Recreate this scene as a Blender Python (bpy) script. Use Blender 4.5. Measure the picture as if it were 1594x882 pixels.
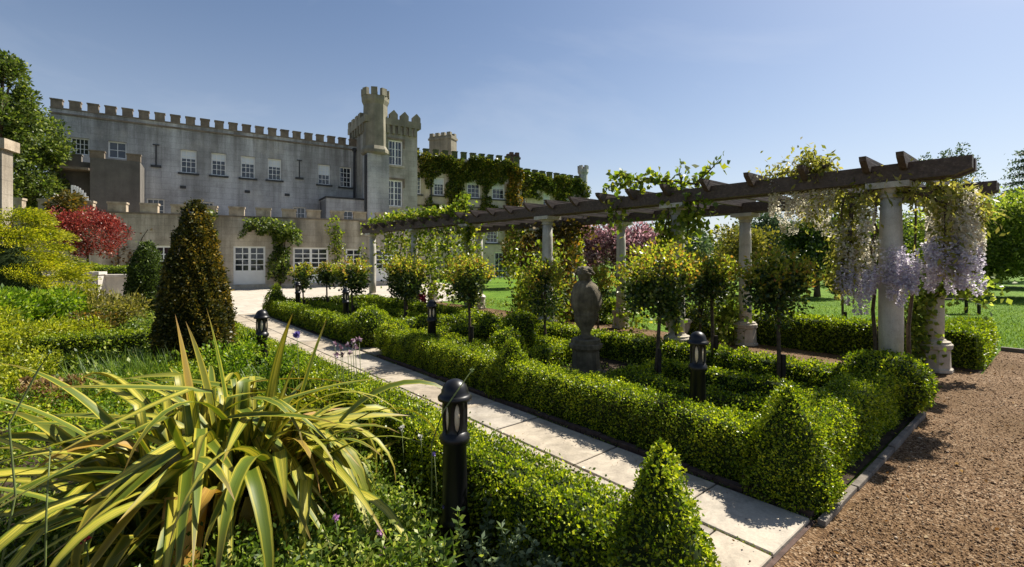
import bpy, math, random
import numpy as np
from mathutils import Vector, Matrix

random.seed(7)
RNG = np.random.default_rng(11)
SC = bpy.context.scene
COL = SC.collection
for o in list(bpy.data.objects):
    bpy.data.objects.remove(o)

# ------------------------------------------------------------------ camera
CAM_H, F_PX, HOR = 1.7, 735.0, 402.0
cam = bpy.data.cameras.new('camera')
cam.sensor_width = 36.0
cam.lens = 36.0 * F_PX / 1594.0
cam.shift_y = -(441.0 - HOR) / 1594.0
cam.clip_start = 0.05
cam.clip_end = 3000
cam_o = bpy.data.objects.new('camera', cam)
cam_o.location = (0, 0, CAM_H)
cam_o.rotation_euler = (math.pi / 2, 0, 0)
COL.objects.link(cam_o)
SC.camera = cam_o

# ------------------------------------------------------------------ sky and sun
SUN_EL, SUN_AZ = math.radians(49), math.radians(56)
world = bpy.data.worlds.new('World')
SC.world = world
world.use_nodes = True
wn, wl = world.node_tree.nodes, world.node_tree.links
sky = wn.new('ShaderNodeTexSky')
sky.sky_type = 'NISHITA'
sky.sun_disc = False
sky.sun_elevation = SUN_EL
sky.sun_rotation = SUN_AZ
sky.altitude = 0
sky.air_density = 1.0
sky.dust_density = 1.0
sky.ozone_density = 3.6
bg = wn['Background']
bg.inputs['Strength'].default_value = 0.056
# thin high cloud: a sheet of noise seen on the sky, denser towards the horizon
tc = wn.new('ShaderNodeTexCoord')
sep = wn.new('ShaderNodeSeparateXYZ')
wl.new(tc.outputs['Generated'], sep.inputs[0])
den = wn.new('ShaderNodeMath'); den.operation = 'MAXIMUM'; den.inputs[1].default_value = 0.04
wl.new(sep.outputs['Z'], den.inputs[0])
addz = wn.new('ShaderNodeMath'); addz.operation = 'ADD'; addz.inputs[1].default_value = 0.12
wl.new(den.outputs[0], addz.inputs[0])
dx = wn.new('ShaderNodeMath'); dx.operation = 'DIVIDE'
dy = wn.new('ShaderNodeMath'); dy.operation = 'DIVIDE'
wl.new(sep.outputs['X'], dx.inputs[0]); wl.new(addz.outputs[0], dx.inputs[1])
wl.new(sep.outputs['Y'], dy.inputs[0]); wl.new(addz.outputs[0], dy.inputs[1])
cmb = wn.new('ShaderNodeCombineXYZ')
wl.new(dx.outputs[0], cmb.inputs[0]); wl.new(dy.outputs[0], cmb.inputs[1])
nz = wn.new('ShaderNodeTexNoise')
nz.inputs['Scale'].default_value = 0.55
nz.inputs['Detail'].default_value = 7
nz.inputs['Roughness'].default_value = 0.55
nz.inputs['Distortion'].default_value = 0.6
wl.new(cmb.outputs[0], nz.inputs['Vector'])
rmp = wn.new('ShaderNodeValToRGB')
rmp.color_ramp.elements[0].position = 0.50
rmp.color_ramp.elements[0].color = (0, 0, 0, 1)
rmp.color_ramp.elements[1].position = 0.86
rmp.color_ramp.elements[1].color = (0.38, 0.38, 0.38, 1)
wl.new(nz.outputs['Fac'], rmp.inputs[0])
mixc = wn.new('ShaderNodeMix'); mixc.data_type = 'RGBA'
wl.new(rmp.outputs[0], mixc.inputs['Factor'])
wl.new(sky.outputs[0], mixc.inputs['A'])
mixc.inputs['B'].default_value = (8.0, 8.3, 9.0, 1)
inv = wn.new('ShaderNodeMath'); inv.operation = 'SUBTRACT'; inv.inputs[0].default_value = 1.0; inv.use_clamp = True
wl.new(den.outputs[0], inv.inputs[1])
pw_ = wn.new('ShaderNodeMath'); pw_.operation = 'POWER'; pw_.inputs[1].default_value = 5.0
wl.new(inv.outputs[0], pw_.inputs[0])
hz = wn.new('ShaderNodeMath'); hz.operation = 'MULTIPLY'; hz.inputs[1].default_value = 0.75
wl.new(pw_.outputs[0], hz.inputs[0])
mixh = wn.new('ShaderNodeMix'); mixh.data_type = 'RGBA'
wl.new(hz.outputs[0], mixh.inputs['Factor'])
wl.new(mixc.outputs['Result'], mixh.inputs['A'])
mixh.inputs['B'].default_value = (7.6, 7.9, 8.5, 1)
wl.new(mixh.outputs['Result'], bg.inputs['Color'])

sun = bpy.data.lights.new('sun', 'SUN')
sun.energy = 5.0
sun.angle = math.radians(0.55)
sun.color = (1.0, 0.94, 0.83)
sun_o = bpy.data.objects.new('sun', sun)
sdir = Vector((math.sin(SUN_AZ) * math.cos(SUN_EL), math.cos(SUN_AZ) * math.cos(SUN_EL), math.sin(SUN_EL)))
sun_o.rotation_euler = sdir.to_track_quat('Z', 'Y').to_euler()
sun_o.location = (20, 20, 40)
COL.objects.link(sun_o)

SC.view_settings.view_transform = 'Standard'
SC.view_settings.look = 'None'
SC.view_settings.gamma = 1.0
SC.view_settings.exposure = 1.0
SC.view_settings.use_curve_mapping = False
SC.cycles.max_bounces = 6
SC.cycles.transparent_max_bounces = 6

# ------------------------------------------------------------------ geometry of the place
GA = math.radians(40.2)                       # the garden is turned against the view
OX, OY = 1.94, 3.02                           # near corner of the parterre
UX, UY = -math.sin(GA), math.cos(GA)          # along the stone path
VX, VY = math.cos(GA), math.sin(GA)           # along the gravel edge


def G(u, v, z=0.0):
    return (OX + u * UX + v * VX, OY + u * UY + v * VY, z)


U_ANG = math.atan2(UY, UX)
V_ANG = math.atan2(VY, VX)


# ------------------------------------------------------------------ materials
def new_mat(name):
    m = bpy.data.materials.new(name)
    m.use_nodes = True
    nt = m.node_tree
    b = nt.nodes['Principled BSDF']
    return m, nt, b


def ramp(nt, stops, fac):
    r = nt.nodes.new('ShaderNodeValToRGB')
    e = r.color_ramp.elements
    while len(e) < len(stops):
        e.new(0.5)
    for k, (p, c) in enumerate(stops):
        e[k].position = p
        e[k].color = (c[0], c[1], c[2], 1)
    nt.links.new(fac, r.inputs[0])
    return r.outputs[0]


def noise(nt, scale, detail=4, rough=0.55, vec=None, dist=0.0):
    n = nt.nodes.new('ShaderNodeTexNoise')
    n.inputs['Scale'].default_value = scale
    n.inputs['Detail'].default_value = detail
    n.inputs['Roughness'].default_value = rough
    n.inputs['Distortion'].default_value = dist
    if vec is not None:
        nt.links.new(vec, n.inputs['Vector'])
    return n.outputs['Fac']


def world_pos(nt, sx=1, sy=1, sz=1):
    g = nt.nodes.new('ShaderNodeNewGeometry')
    mp = nt.nodes.new('ShaderNodeMapping')
    mp.inputs['Scale'].default_value = (sx, sy, sz)
    nt.links.new(g.outputs['Position'], mp.inputs['Vector'])
    return mp.outputs[0]


def mixrgb(nt, fac, a, b, mode='MIX'):
    m = nt.nodes.new('ShaderNodeMix')
    m.data_type = 'RGBA'
    m.blend_type = mode
    for sock, val in (('Factor', fac), ('A', a), ('B', b)):
        if isinstance(val, (int, float)):
            m.inputs[sock].default_value = val
        elif isinstance(val, tuple):
            m.inputs[sock].default_value = (*val, 1)
        else:
            nt.links.new(val, m.inputs[sock])
    return m.outputs['Result']


def bump(nt, bsdf, height, strength=0.5, dist=0.02):
    b = nt.nodes.new('ShaderNodeBump')
    b.inputs['Strength'].default_value = strength
    b.inputs['Distance'].default_value = dist
    nt.links.new(height, b.inputs['Height'])
    nt.links.new(b.outputs[0], bsdf.inputs['Normal'])


def leaf_mat(name, stops, trans=0.35, rough=0.45, tr_gain=(1.5, 1.6, 0.7), patch=0.0):
    m, nt, b = new_mat(name)
    g = nt.nodes.new('ShaderNodeNewGeometry')
    fac = g.outputs['Random Per Island']
    if patch:
        nf = noise(nt, patch, 3, 0.5, world_pos(nt))
        mm = nt.nodes.new('ShaderNodeMath'); mm.operation = 'MULTIPLY_ADD'
        nt.links.new(nf, mm.inputs[0]); mm.inputs[1].default_value = 1.1; mm.inputs[2].default_value = -0.55
        ad = nt.nodes.new('ShaderNodeMath'); ad.operation = 'ADD'; ad.use_clamp = True
        nt.links.new(fac, ad.inputs[0]); nt.links.new(mm.outputs[0], ad.inputs[1])
        fac = ad.outputs[0]
    c = ramp(nt, stops, fac)
    nt.links.new(c, b.inputs['Base Color'])
    b.inputs['Roughness'].default_value = rough
    b.inputs['Specular IOR Level'].default_value = 0.35
    if trans > 0:
        t = nt.nodes.new('ShaderNodeBsdfTranslucent')
        tcol = mixrgb(nt, 1.0, c, tr_gain, 'MULTIPLY')
        nt.links.new(tcol, t.inputs['Color'])
        mx = nt.nodes.new('ShaderNodeMixShader')
        mx.inputs[0].default_value = trans
        nt.links.new(b.outputs[0], mx.inputs[1])
        nt.links.new(t.outputs[0], mx.inputs[2])
        nt.links.new(mx.outputs[0], nt.nodes['Material Output'].inputs['Surface'])
    return m


def stone_mat(name, base, dark, light, streak=0.6, scale=1.0, bumpk=0.35, rough=0.9, stain=None, courses=None):
    m, nt, b = new_mat(name)
    p = world_pos(nt)
    c = ramp(nt, [(0.25, dark), (0.5, base), (0.78, light)], noise(nt, 1.3 * scale, 7, 0.65, p))
    if streak:
        ps = world_pos(nt, 2.2 * scale, 2.2 * scale, 0.16 * scale)
        st = ramp(nt, [(0.42, (0, 0, 0)), (0.68, (1, 1, 1))], noise(nt, 1.0, 5, 0.6, ps))
        mulf = nt.nodes.new('ShaderNodeMath'); mulf.operation = 'MULTIPLY'
        nt.links.new(st, mulf.inputs[0]); mulf.inputs[1].default_value = streak
        c = mixrgb(nt, mulf.outputs[0], c, (dark[0] * 0.55, dark[1] * 0.55, dark[2] * 0.55))
    if courses is not None:
        mpc = nt.nodes.new('ShaderNodeMapping'); mpc.inputs['Rotation'].default_value = (0, 0, -math.radians(courses))
        nt.links.new(p, mpc.inputs[0])
        spc = nt.nodes.new('ShaderNodeSeparateXYZ'); nt.links.new(mpc.outputs[0], spc.inputs[0])
        cbc = nt.nodes.new('ShaderNodeCombineXYZ'); nt.links.new(spc.outputs['X'], cbc.inputs[0]); nt.links.new(spc.outputs['Z'], cbc.inputs[1])
        br = nt.nodes.new('ShaderNodeTexBrick')
        br.inputs['Scale'].default_value = 1.0; br.inputs['Brick Width'].default_value = .85; br.inputs['Row Height'].default_value = .38; br.inputs['Mortar Size'].default_value = .014
        br.inputs['Color1'].default_value = (.46, .46, .46, 1); br.inputs['Color2'].default_value = (.56, .56, .56, 1); br.inputs['Mortar'].default_value = (.30, .30, .30, 1)
        nt.links.new(cbc.outputs[0], br.inputs['Vector'])
        c = mixrgb(nt, .55, c, br.outputs['Color'], 'OVERLAY')
    if stain:
        sx = nt.nodes.new('ShaderNodeSeparateXYZ')
        nt.links.new(p, sx.inputs[0])
        mr = nt.nodes.new('ShaderNodeMapRange')
        mr.inputs['From Min'].default_value = stain[0]; mr.inputs['From Max'].default_value = stain[1]
        nt.links.new(sx.outputs['Z'], mr.inputs['Value'])
        sn = noise(nt, 1.0, 6, 0.7, world_pos(nt, 1.6, 1.6, .12), .2)
        ad = nt.nodes.new('ShaderNodeMath'); ad.operation = 'MULTIPLY'
        nt.links.new(mr.outputs[0], ad.inputs[0])
        nt.links.new(ramp(nt, [(.38, (0, 0, 0)), (.62, (1, 1, 1))], sn), ad.inputs[1])
        c = mixrgb(nt, ad.outputs[0], c, (dark[0] * .45, dark[1] * .43, dark[2] * .4))
        c = mixrgb(nt, ramp(nt, [(.55, (0, 0, 0)), (.75, (.55, .55, .55))], noise(nt, .35, 5, .6, p)), c, (light[0] * 1.05, light[1] * .98, light[2] * .86))
    fine = noise(nt, 38 * scale, 4, 0.7, p)
    c = mixrgb(nt, 0.35, c, ramp(nt, [(0.3, (0.25, 0.25, 0.25)), (0.7, (0.8, 0.8, 0.8))], fine), 'OVERLAY')
    nt.links.new(c, b.inputs['Base Color'])
    b.inputs['Roughness'].default_value = rough
    bump(nt, b, fine, bumpk, 0.02)
    return m


def plain(name, col, rough=0.5, metal=0.0, spec=0.5, var=0.0, scale=20):
    m, nt, b = new_mat(name)
    if var:
        f = noise(nt, scale, 4, 0.6, world_pos(nt))
        lo = tuple(max(0, x * (1 - var)) for x in col)
        hi = tuple(min(1, x * (1 + var)) for x in col)
        nt.links.new(ramp(nt, [(0.3, lo), (0.7, hi)], f), b.inputs['Base Color'])
        bump(nt, b, f, 0.15, 0.01)
    else:
        b.inputs['Base Color'].default_value = (*col, 1)
    b.inputs['Roughness'].default_value = rough
    b.inputs['Metallic'].default_value = metal
    b.inputs['Specular IOR Level'].default_value = spec
    return m


M = {}
M['box'] = leaf_mat('box_leaf', [(0, (.055, .045, .012)), (.05, (.03, .058, .004)), (.36, (.11, .175, .008)), (.72, (.28, .34, .012)), (1, (.52, .53, .03))], .36, .38, patch=2.6)
M['box_far'] = leaf_mat('box_leaf_far', [(0, (.045, .08, .005)), (.5, (.15, .21, .010)), (1, (.34, .38, .02))], .40, .42, patch=2.0)
M['box_core'] = plain('dim_core', (.022, .034, .010), .9, spec=.1, var=.5, scale=30)  # solid inner hulls: the dim inside of the foliage put into their colour
M['yew'] = leaf_mat('bronze_yew_leaf', [(0, (.022, .030, .007)), (.5, (.055, .060, .010)), (.8, (.13, .105, .015)), (1, (.30, .205, .028))], .26, .45, (1.2, 1.1, .5), patch=3.0)
M['yew_green'] = leaf_mat('green_yew_leaf', [(0, (.02, .035, .008)), (.6, (.055, .09, .014)), (1, (.13, .17, .03))], .22, .45)
M['rose'] = leaf_mat('rose_leaf', [(0, (.012, .028, .008)), (.5, (.035, .065, .012)), (.82, (.09, .125, .022)), (1, (.22, .22, .05))], .25, .30)
M['rose_young'] = leaf_mat('young_rose_leaf', [(0, (.10, .14, .02)), (.4, (.24, .27, .03)), (.75, (.38, .33, .05)), (1, (.34, .13, .05))], .5, .35)
M['vine'] = leaf_mat('vine_leaf', [(0, (.06, .10, .012)), (.5, (.15, .20, .022)), (.85, (.27, .28, .03)), (1, (.36, .33, .05))], .5, .4)
M['vine_dark'] = leaf_mat('bronze_vine_leaf', [(0, (.035, .04, .012)), (.5, (.10, .09, .02)), (.85, (.21, .15, .03)), (1, (.30, .17, .04))], .4, .4, (1.4, 1.2, .5))
M['ivy'] = leaf_mat('ivy_leaf', [(0, (.03, .05, .010)), (.5, (.085, .115, .016)), (.9, (.17, .18, .024)), (1, (.27, .22, .03))], .25, .4, patch=.5)
M['ivy_gold'] = leaf_mat('turning_ivy_leaf', [(0, (.12, .11, .015)), (.5, (.28, .20, .02)), (1, (.36, .17, .03))], .3, .45, (1.3, 1.2, .5))
M['wist'] = leaf_mat('wisteria_leaf', [(0, (.14, .16, .025)), (.5, (.28, .28, .06)), (1, (.42, .37, .12))], .55, .4, (1.2, 1.2, .7))
M['wist_flower'] = leaf_mat('wisteria_petal', [(0, (.44, .39, .50)), (.5, (.68, .63, .72)), (.8, (.80, .77, .81)), (1, (.85, .83, .80))], .55, .6, (1, 1, 1))
M['wist_cream'] = leaf_mat('faded_wisteria_petal', [(0, (.52, .46, .35)), (.5, (.74, .69, .57)), (1, (.85, .82, .74))], .55, .6, (1, 1, .95))
M['maple'] = leaf_mat('red_maple_leaf', [(0, (.075, .014, .012)), (.5, (.21, .035, .028)), (.85, (.34, .07, .055)), (1, (.48, .19, .14))], .38, .4, (1.5, .9, .8), patch=1.2)
M['golden'] = leaf_mat('golden_conifer_leaf', [(0, (.05, .075, .006)), (.4, (.20, .23, .012)), (.8, (.42, .40, .02)), (1, (.58, .50, .03))], .35, .5, patch=1.6)
M['tree'] = leaf_mat('tree_leaf', [(0, (.025, .045, .010)), (.5, (.075, .11, .020)), (.85, (.15, .19, .034)), (1, (.25, .27, .06))], .38, .4)
M['tree_b'] = leaf_mat('orchard_leaf', [(0, (.05, .08, .014)), (.5, (.15, .20, .032)), (.85, (.29, .33, .06)), (1, (.44, .45, .15))], .52, .4)
M['darkbush'] = leaf_mat('dark_shrub_leaf', [(0, (.012, .026, .006)), (.5, (.035, .065, .010)), (.9, (.08, .12, .016)), (1, (.13, .17, .03))], .22, .35)
M['goldbush'] = leaf_mat('olive_gold_leaf', [(0, (.06, .065, .014)), (.5, (.17, .16, .03)), (1, (.32, .26, .06))], .35, .5)
M['purple'] = leaf_mat('plum_leaf', [(0, (.08, .04, .045)), (.4, (.20, .11, .12)), (.75, (.36, .23, .24)), (1, (.56, .41, .45))], .5, .5, (1.2, .95, 1.0))
M['bluegreen'] = leaf_mat('bluegreen_leaf', [(0, (.03, .05, .03)), (.6, (.08, .12, .06)), (1, (.15, .19, .10))], .3, .5, (1.2, 1.3, .9))
M['peren'] = leaf_mat('perennial_leaf', [(0, (.03, .06, .010)), (.45, (.10, .16, .020)), (.8, (.22, .28, .04)), (1, (.42, .43, .12))], .40, .4, patch=2.5)
M['peren_lush'] = leaf_mat('lush_leaf', [(0, (.04, .085, .006)), (.5, (.13, .22, .012)), (1, (.32, .38, .03))], .42, .42, patch=1.8)
M['peren_yellow'] = leaf_mat('yellow_green_leaf', [(0, (.08, .11, .008)), (.5, (.24, .27, .014)), (1, (.46, .44, .03))], .42, .45, patch=2.0)
M['sage'] = leaf_mat('sage_leaf', [(0, (.05, .08, .04)), (.5, (.14, .19, .09)), (1, (.29, .34, .18))], .3, .6, (1.1, 1.2, .9))
M['blade'] = leaf_mat('grass_blade', [(0, (.035, .075, .008)), (.5, (.085, .15, .014)), (1, (.20, .26, .04))], .4, .45)
M['dry'] = leaf_mat('dry_leaf', [(0, (.10, .05, .02)), (.5, (.24, .14, .05)), (1, (.42, .32, .16))], .3, .6, (1.2, 1.0, .7))
M['petal_pink'] = leaf_mat('pink_petal', [(0, (.42, .16, .40)), (1, (.66, .36, .62))], .3, .5, (1, 1, 1))
M['petal_dark'] = leaf_mat('plum_petal', [(0, (.10, .03, .06)), (.5, (.28, .15, .22)), (1, (.60, .50, .55))], .3, .5, (1, 1, 1))
M['petal_red'] = leaf_mat('crimson_petal', [(0, (.12, .008, .02)), (1, (.28, .02, .05))], .2, .5, (1, 1, 1))
M['petal_violet'] = leaf_mat('violet_petal', [(0, (.09, .06, .28)), (1, (.32, .26, .60))], .3, .5, (1, 1, 1))
M['petal_white'] = leaf_mat('white_petal', [(0, (.55, .52, .46)), (1, (.8, .8, .75))], .3, .5, (1, 1, 1))
M['bark'] = plain('bark', (.075, .055, .038), .9, spec=.15, var=.5, scale=25)
M['bark_dark'] = plain('dark_bark', (.035, .028, .022), .9, spec=.15, var=.5, scale=25)
M['stem'] = plain('green_stem', (.10, .13, .035), .6, var=.3, scale=30)
M['wall'] = stone_mat('castle_render', (.43, .433, .435), (.25, .245, .24), (.545, .55, .55), .66, .55, stain=(7.0, 10.6), courses=33.3)
M['wall_tower'] = stone_mat('tower_render', (.38, .355, .305), (.22, .20, .16), (.50, .47, .41), .6, .6, stain=(8.0, 12.2), courses=33.3)
M['wall_dark'] = stone_mat('dark_block_render', (.115, .105, .092), (.075, .068, .06), (.16, .145, .125), .4, .8)
M['turret'] = stone_mat('turret_stone', (.20, .18, .13), (.12, .11, .08), (.28, .25, .19), .5, .9)
M['wall_low'] = stone_mat('garden_front_render', (.46, .40, .32), (.26, .22, .165), (.60, .53, .44), .75, .7, stain=(2.0, 4.3), courses=25.2)
M['wall_wing'] = stone_mat('ivy_wing_render', (.50, .44, .33), (.34, .29, .20), (.60, .53, .42), .4, .8)
M['merlon'] = stone_mat('merlon_stone', (.17, .135, .10), (.085, .068, .052), (.29, .235, .17), .3, 1.6)
M['coping'] = stone_mat('coping_stone', (.42, .37, .30), (.27, .23, .18), (.56, .51, .43), .2, 2.5)
M['ivymerlon'] = stone_mat('mossy_merlon', (.07, .085, .03), (.035, .045, .015), (.15, .13, .07), .2, 6.0)
M['frontmerlon'] = stone_mat('front_merlon_stone', (.36, .29, .21), (.17, .135, .095), (.52, .45, .35), .3, 2.0)
M['column'] = stone_mat('column_stone', (.47, .44, .38), (.30, .28, .235), (.60, .57, .50), .5, 3.0)
M['plinth'] = stone_mat('plinth_stone', (.40, .35, .28), (.25, .215, .17), (.52, .47, .39), .3, 3.5)
M['statue'] = stone_mat('statue_stone', (.165, .135, .085), (.06, .05, .03), (.30, .255, .17), .6, 6.0, .9)
M['retain'] = stone_mat('retaining_stone', (.50, .46, .40), (.36, .33, .28), (.62, .58, .52), .4, 1.5)
M['white'] = plain('white_paint', (.74, .74, .72), .45, var=.06, scale=3)
M['blind'] = plain('pale_blind', (.62, .66, .70), .7)
M['lead'] = plain('dark_lead', (.025, .026, .028), .6, var=.3, scale=6)
M['iron'] = plain('black_iron', (.012, .012, .013), .35)
M['bollard'] = plain('black_bollard_paint', (.006, .006, .007), .38, spec=.35)
M['lens'] = plain('frosted_lens', (.72, .60, .42), .5)
M['soil'] = plain('bed_soil', (.045, .032, .022), .95, spec=.1, var=.55, scale=14)
M['terracotta'] = plain('terracotta', (.20, .12, .075), .85, var=.3, scale=10)
M['stone_edge'] = stone_mat('edging_stone', (.15, .125, .10), (.07, .06, .05), (.26, .23, .19), 0, 5.0)
M['brickedge'] = plain('dark_edging_brick', (.085, .055, .045), .9, spec=.2, var=.4, scale=20)


def glass_mat():
    m, nt, b = new_mat('window_glass')
    b.inputs['Base Color'].default_value = (.018, .022, .03, 1)
    b.inputs['Roughness'].default_value = 0.06
    b.inputs['Specular IOR Level'].default_value = 0.8
    bump(nt, b, noise(nt, 1.1, 2, .5, world_pos(nt)), .25, .12)
    return m


M['glass'] = glass_mat()


def wood_mat():
    m, nt, b = new_mat('weathered_timber')
    tcn = nt.nodes.new('ShaderNodeTexCoord')
    mp = nt.nodes.new('ShaderNodeMapping')
    mp.inputs['Scale'].default_value = (1.2, 22, 22)
    nt.links.new(tcn.outputs['Object'], mp.inputs[0])
    f = noise(nt, 1.6, 6, 0.65, mp.outputs[0], .3)
    c = ramp(nt, [(.25, (.028, .018, .013)), (.55, (.075, .050, .038)), (.8, (.15, .115, .095))], f)
    nt.links.new(c, b.inputs['Base Color'])
    b.inputs['Roughness'].default_value = .72
    bump(nt, b, f, .5, .01)
    return m


M['wood'] = wood_mat()


def slab_mat():
    m, nt, b = new_mat('sandstone_slab')
    p = world_pos(nt)
    oi = nt.nodes.new('ShaderNodeObjectInfo')
    base = ramp(nt, [(0, (.31, .265, .205)), (.5, (.37, .325, .26)), (1, (.335, .305, .26))], oi.outputs['Random'])
    n1 = noise(nt, 4.5, 7, .65, p, .5)
    c = mixrgb(nt, .75, base, ramp(nt, [(.25, (.16, .14, .12)), (.5, (.47, .45, .42)), (.78, (.72, .68, .62))], n1), 'OVERLAY')
    n3 = noise(nt, 1.4, 6, .7, p, 1.0)
    c = mixrgb(nt, ramp(nt, [(.52, (0, 0, 0)), (.70, (.65, .65, .65))], n3), c, (.15, .125, .085))
    n2 = noise(nt, 60, 4, .7, p)
    c = mixrgb(nt, .3, c, ramp(nt, [(.3, (.3, .3, .3)), (.7, (.75, .75, .75))], n2), 'OVERLAY')
    nt.links.new(c, b.inputs['Base Color'])
    b.inputs['Roughness'].default_value = .8
    bump(nt, b, n1, .35, .015)
    return m


M['slab'] = slab_mat()


def gravel_mat():
    m, nt, b = new_mat('gravel')
    p = world_pos(nt)
    v = nt.nodes.new('ShaderNodeTexVoronoi')
    v.inputs['Scale'].default_value = 70
    nt.links.new(p, v.inputs['Vector'])
    bw = nt.nodes.new('ShaderNodeSeparateColor')
    nt.links.new(v.outputs['Color'], bw.inputs[0])
    c = ramp(nt, [(0, (.055, .027, .011)), (.4, (.135, .074, .032)), (.75, (.21, .128, .066)), (1, (.34, .25, .16))], bw.outputs[0])
    patch = noise(nt, .7, 5, .6, p)
    c = mixrgb(nt, ramp(nt, [(.40, (0, 0, 0)), (.62, (.8, .8, .8))], patch), c, (.105, .058, .02))
    nt.links.new(c, b.inputs['Base Color'])
    b.inputs['Roughness'].default_value = .9
    b.inputs['Specular IOR Level'].default_value = .2
    bump(nt, b, v.outputs['Distance'], .9, .015)
    return m


M['gravel'] = gravel_mat()
M['pebble'] = leaf_mat('pebble', [(0, (.045, .020, .008)), (.5, (.14, .074, .031)), (.86, (.235, .14, .068)), (1, (.44, .35, .25))], 0, .9)


def lawn_mat():
    m, nt, b = new_mat('lawn_grass')
    p = world_pos(nt)
    n1 = noise(nt, .6, 6, .6, p)
    n2 = noise(nt, 45, 4, .7, p)
    c = ramp(nt, [(.3, (.06, .125, .008)), (.55, (.10, .185, .012)), (.8, (.15, .22, .02))], n1)
    c = mixrgb(nt, .5, c, ramp(nt, [(.3, (.2, .2, .2)), (.7, (.8, .8, .8))], n2), 'OVERLAY')
    nt.links.new(c, b.inputs['Base Color'])
    b.inputs['Roughness'].default_value = .9
    b.inputs['Specular IOR Level'].default_value = .15
    bump(nt, b, n2, .8, .05)
    return m


M['lawn'] = lawn_mat()


def terrace_mat():
    m, nt, b = new_mat('terrace_paving')
    p = world_pos(nt)
    mp = nt.nodes.new('ShaderNodeMapping')
    mp.inputs['Rotation'].default_value = (0, 0, -V_ANG)
    nt.links.new(p, mp.inputs[0])
    br = nt.nodes.new('ShaderNodeTexBrick')
    br.inputs['Scale'].default_value = 1.0
    br.inputs['Brick Width'].default_value = .9
    br.inputs['Row Height'].default_value = .6
    br.inputs['Mortar Size'].default_value = .012
    br.inputs['Color1'].default_value = (.38, .335, .27, 1)
    br.inputs['Color2'].default_value = (.43, .385, .32, 1)
    br.inputs['Mortar'].default_value = (.28, .25, .21, 1)
    nt.links.new(mp.outputs[0], br.inputs['Vector'])
    c = mixrgb(nt, .4, br.outputs['Color'], ramp(nt, [(.3, (.3, .3, .3)), (.7, (.7, .7, .7))], noise(nt, 3, 6, .6, p)), 'OVERLAY')
    nt.links.new(c, b.inputs['Base Color'])
    b.inputs['Roughness'].default_value = .85
    return m


M['terrace'] = terrace_mat()


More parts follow.
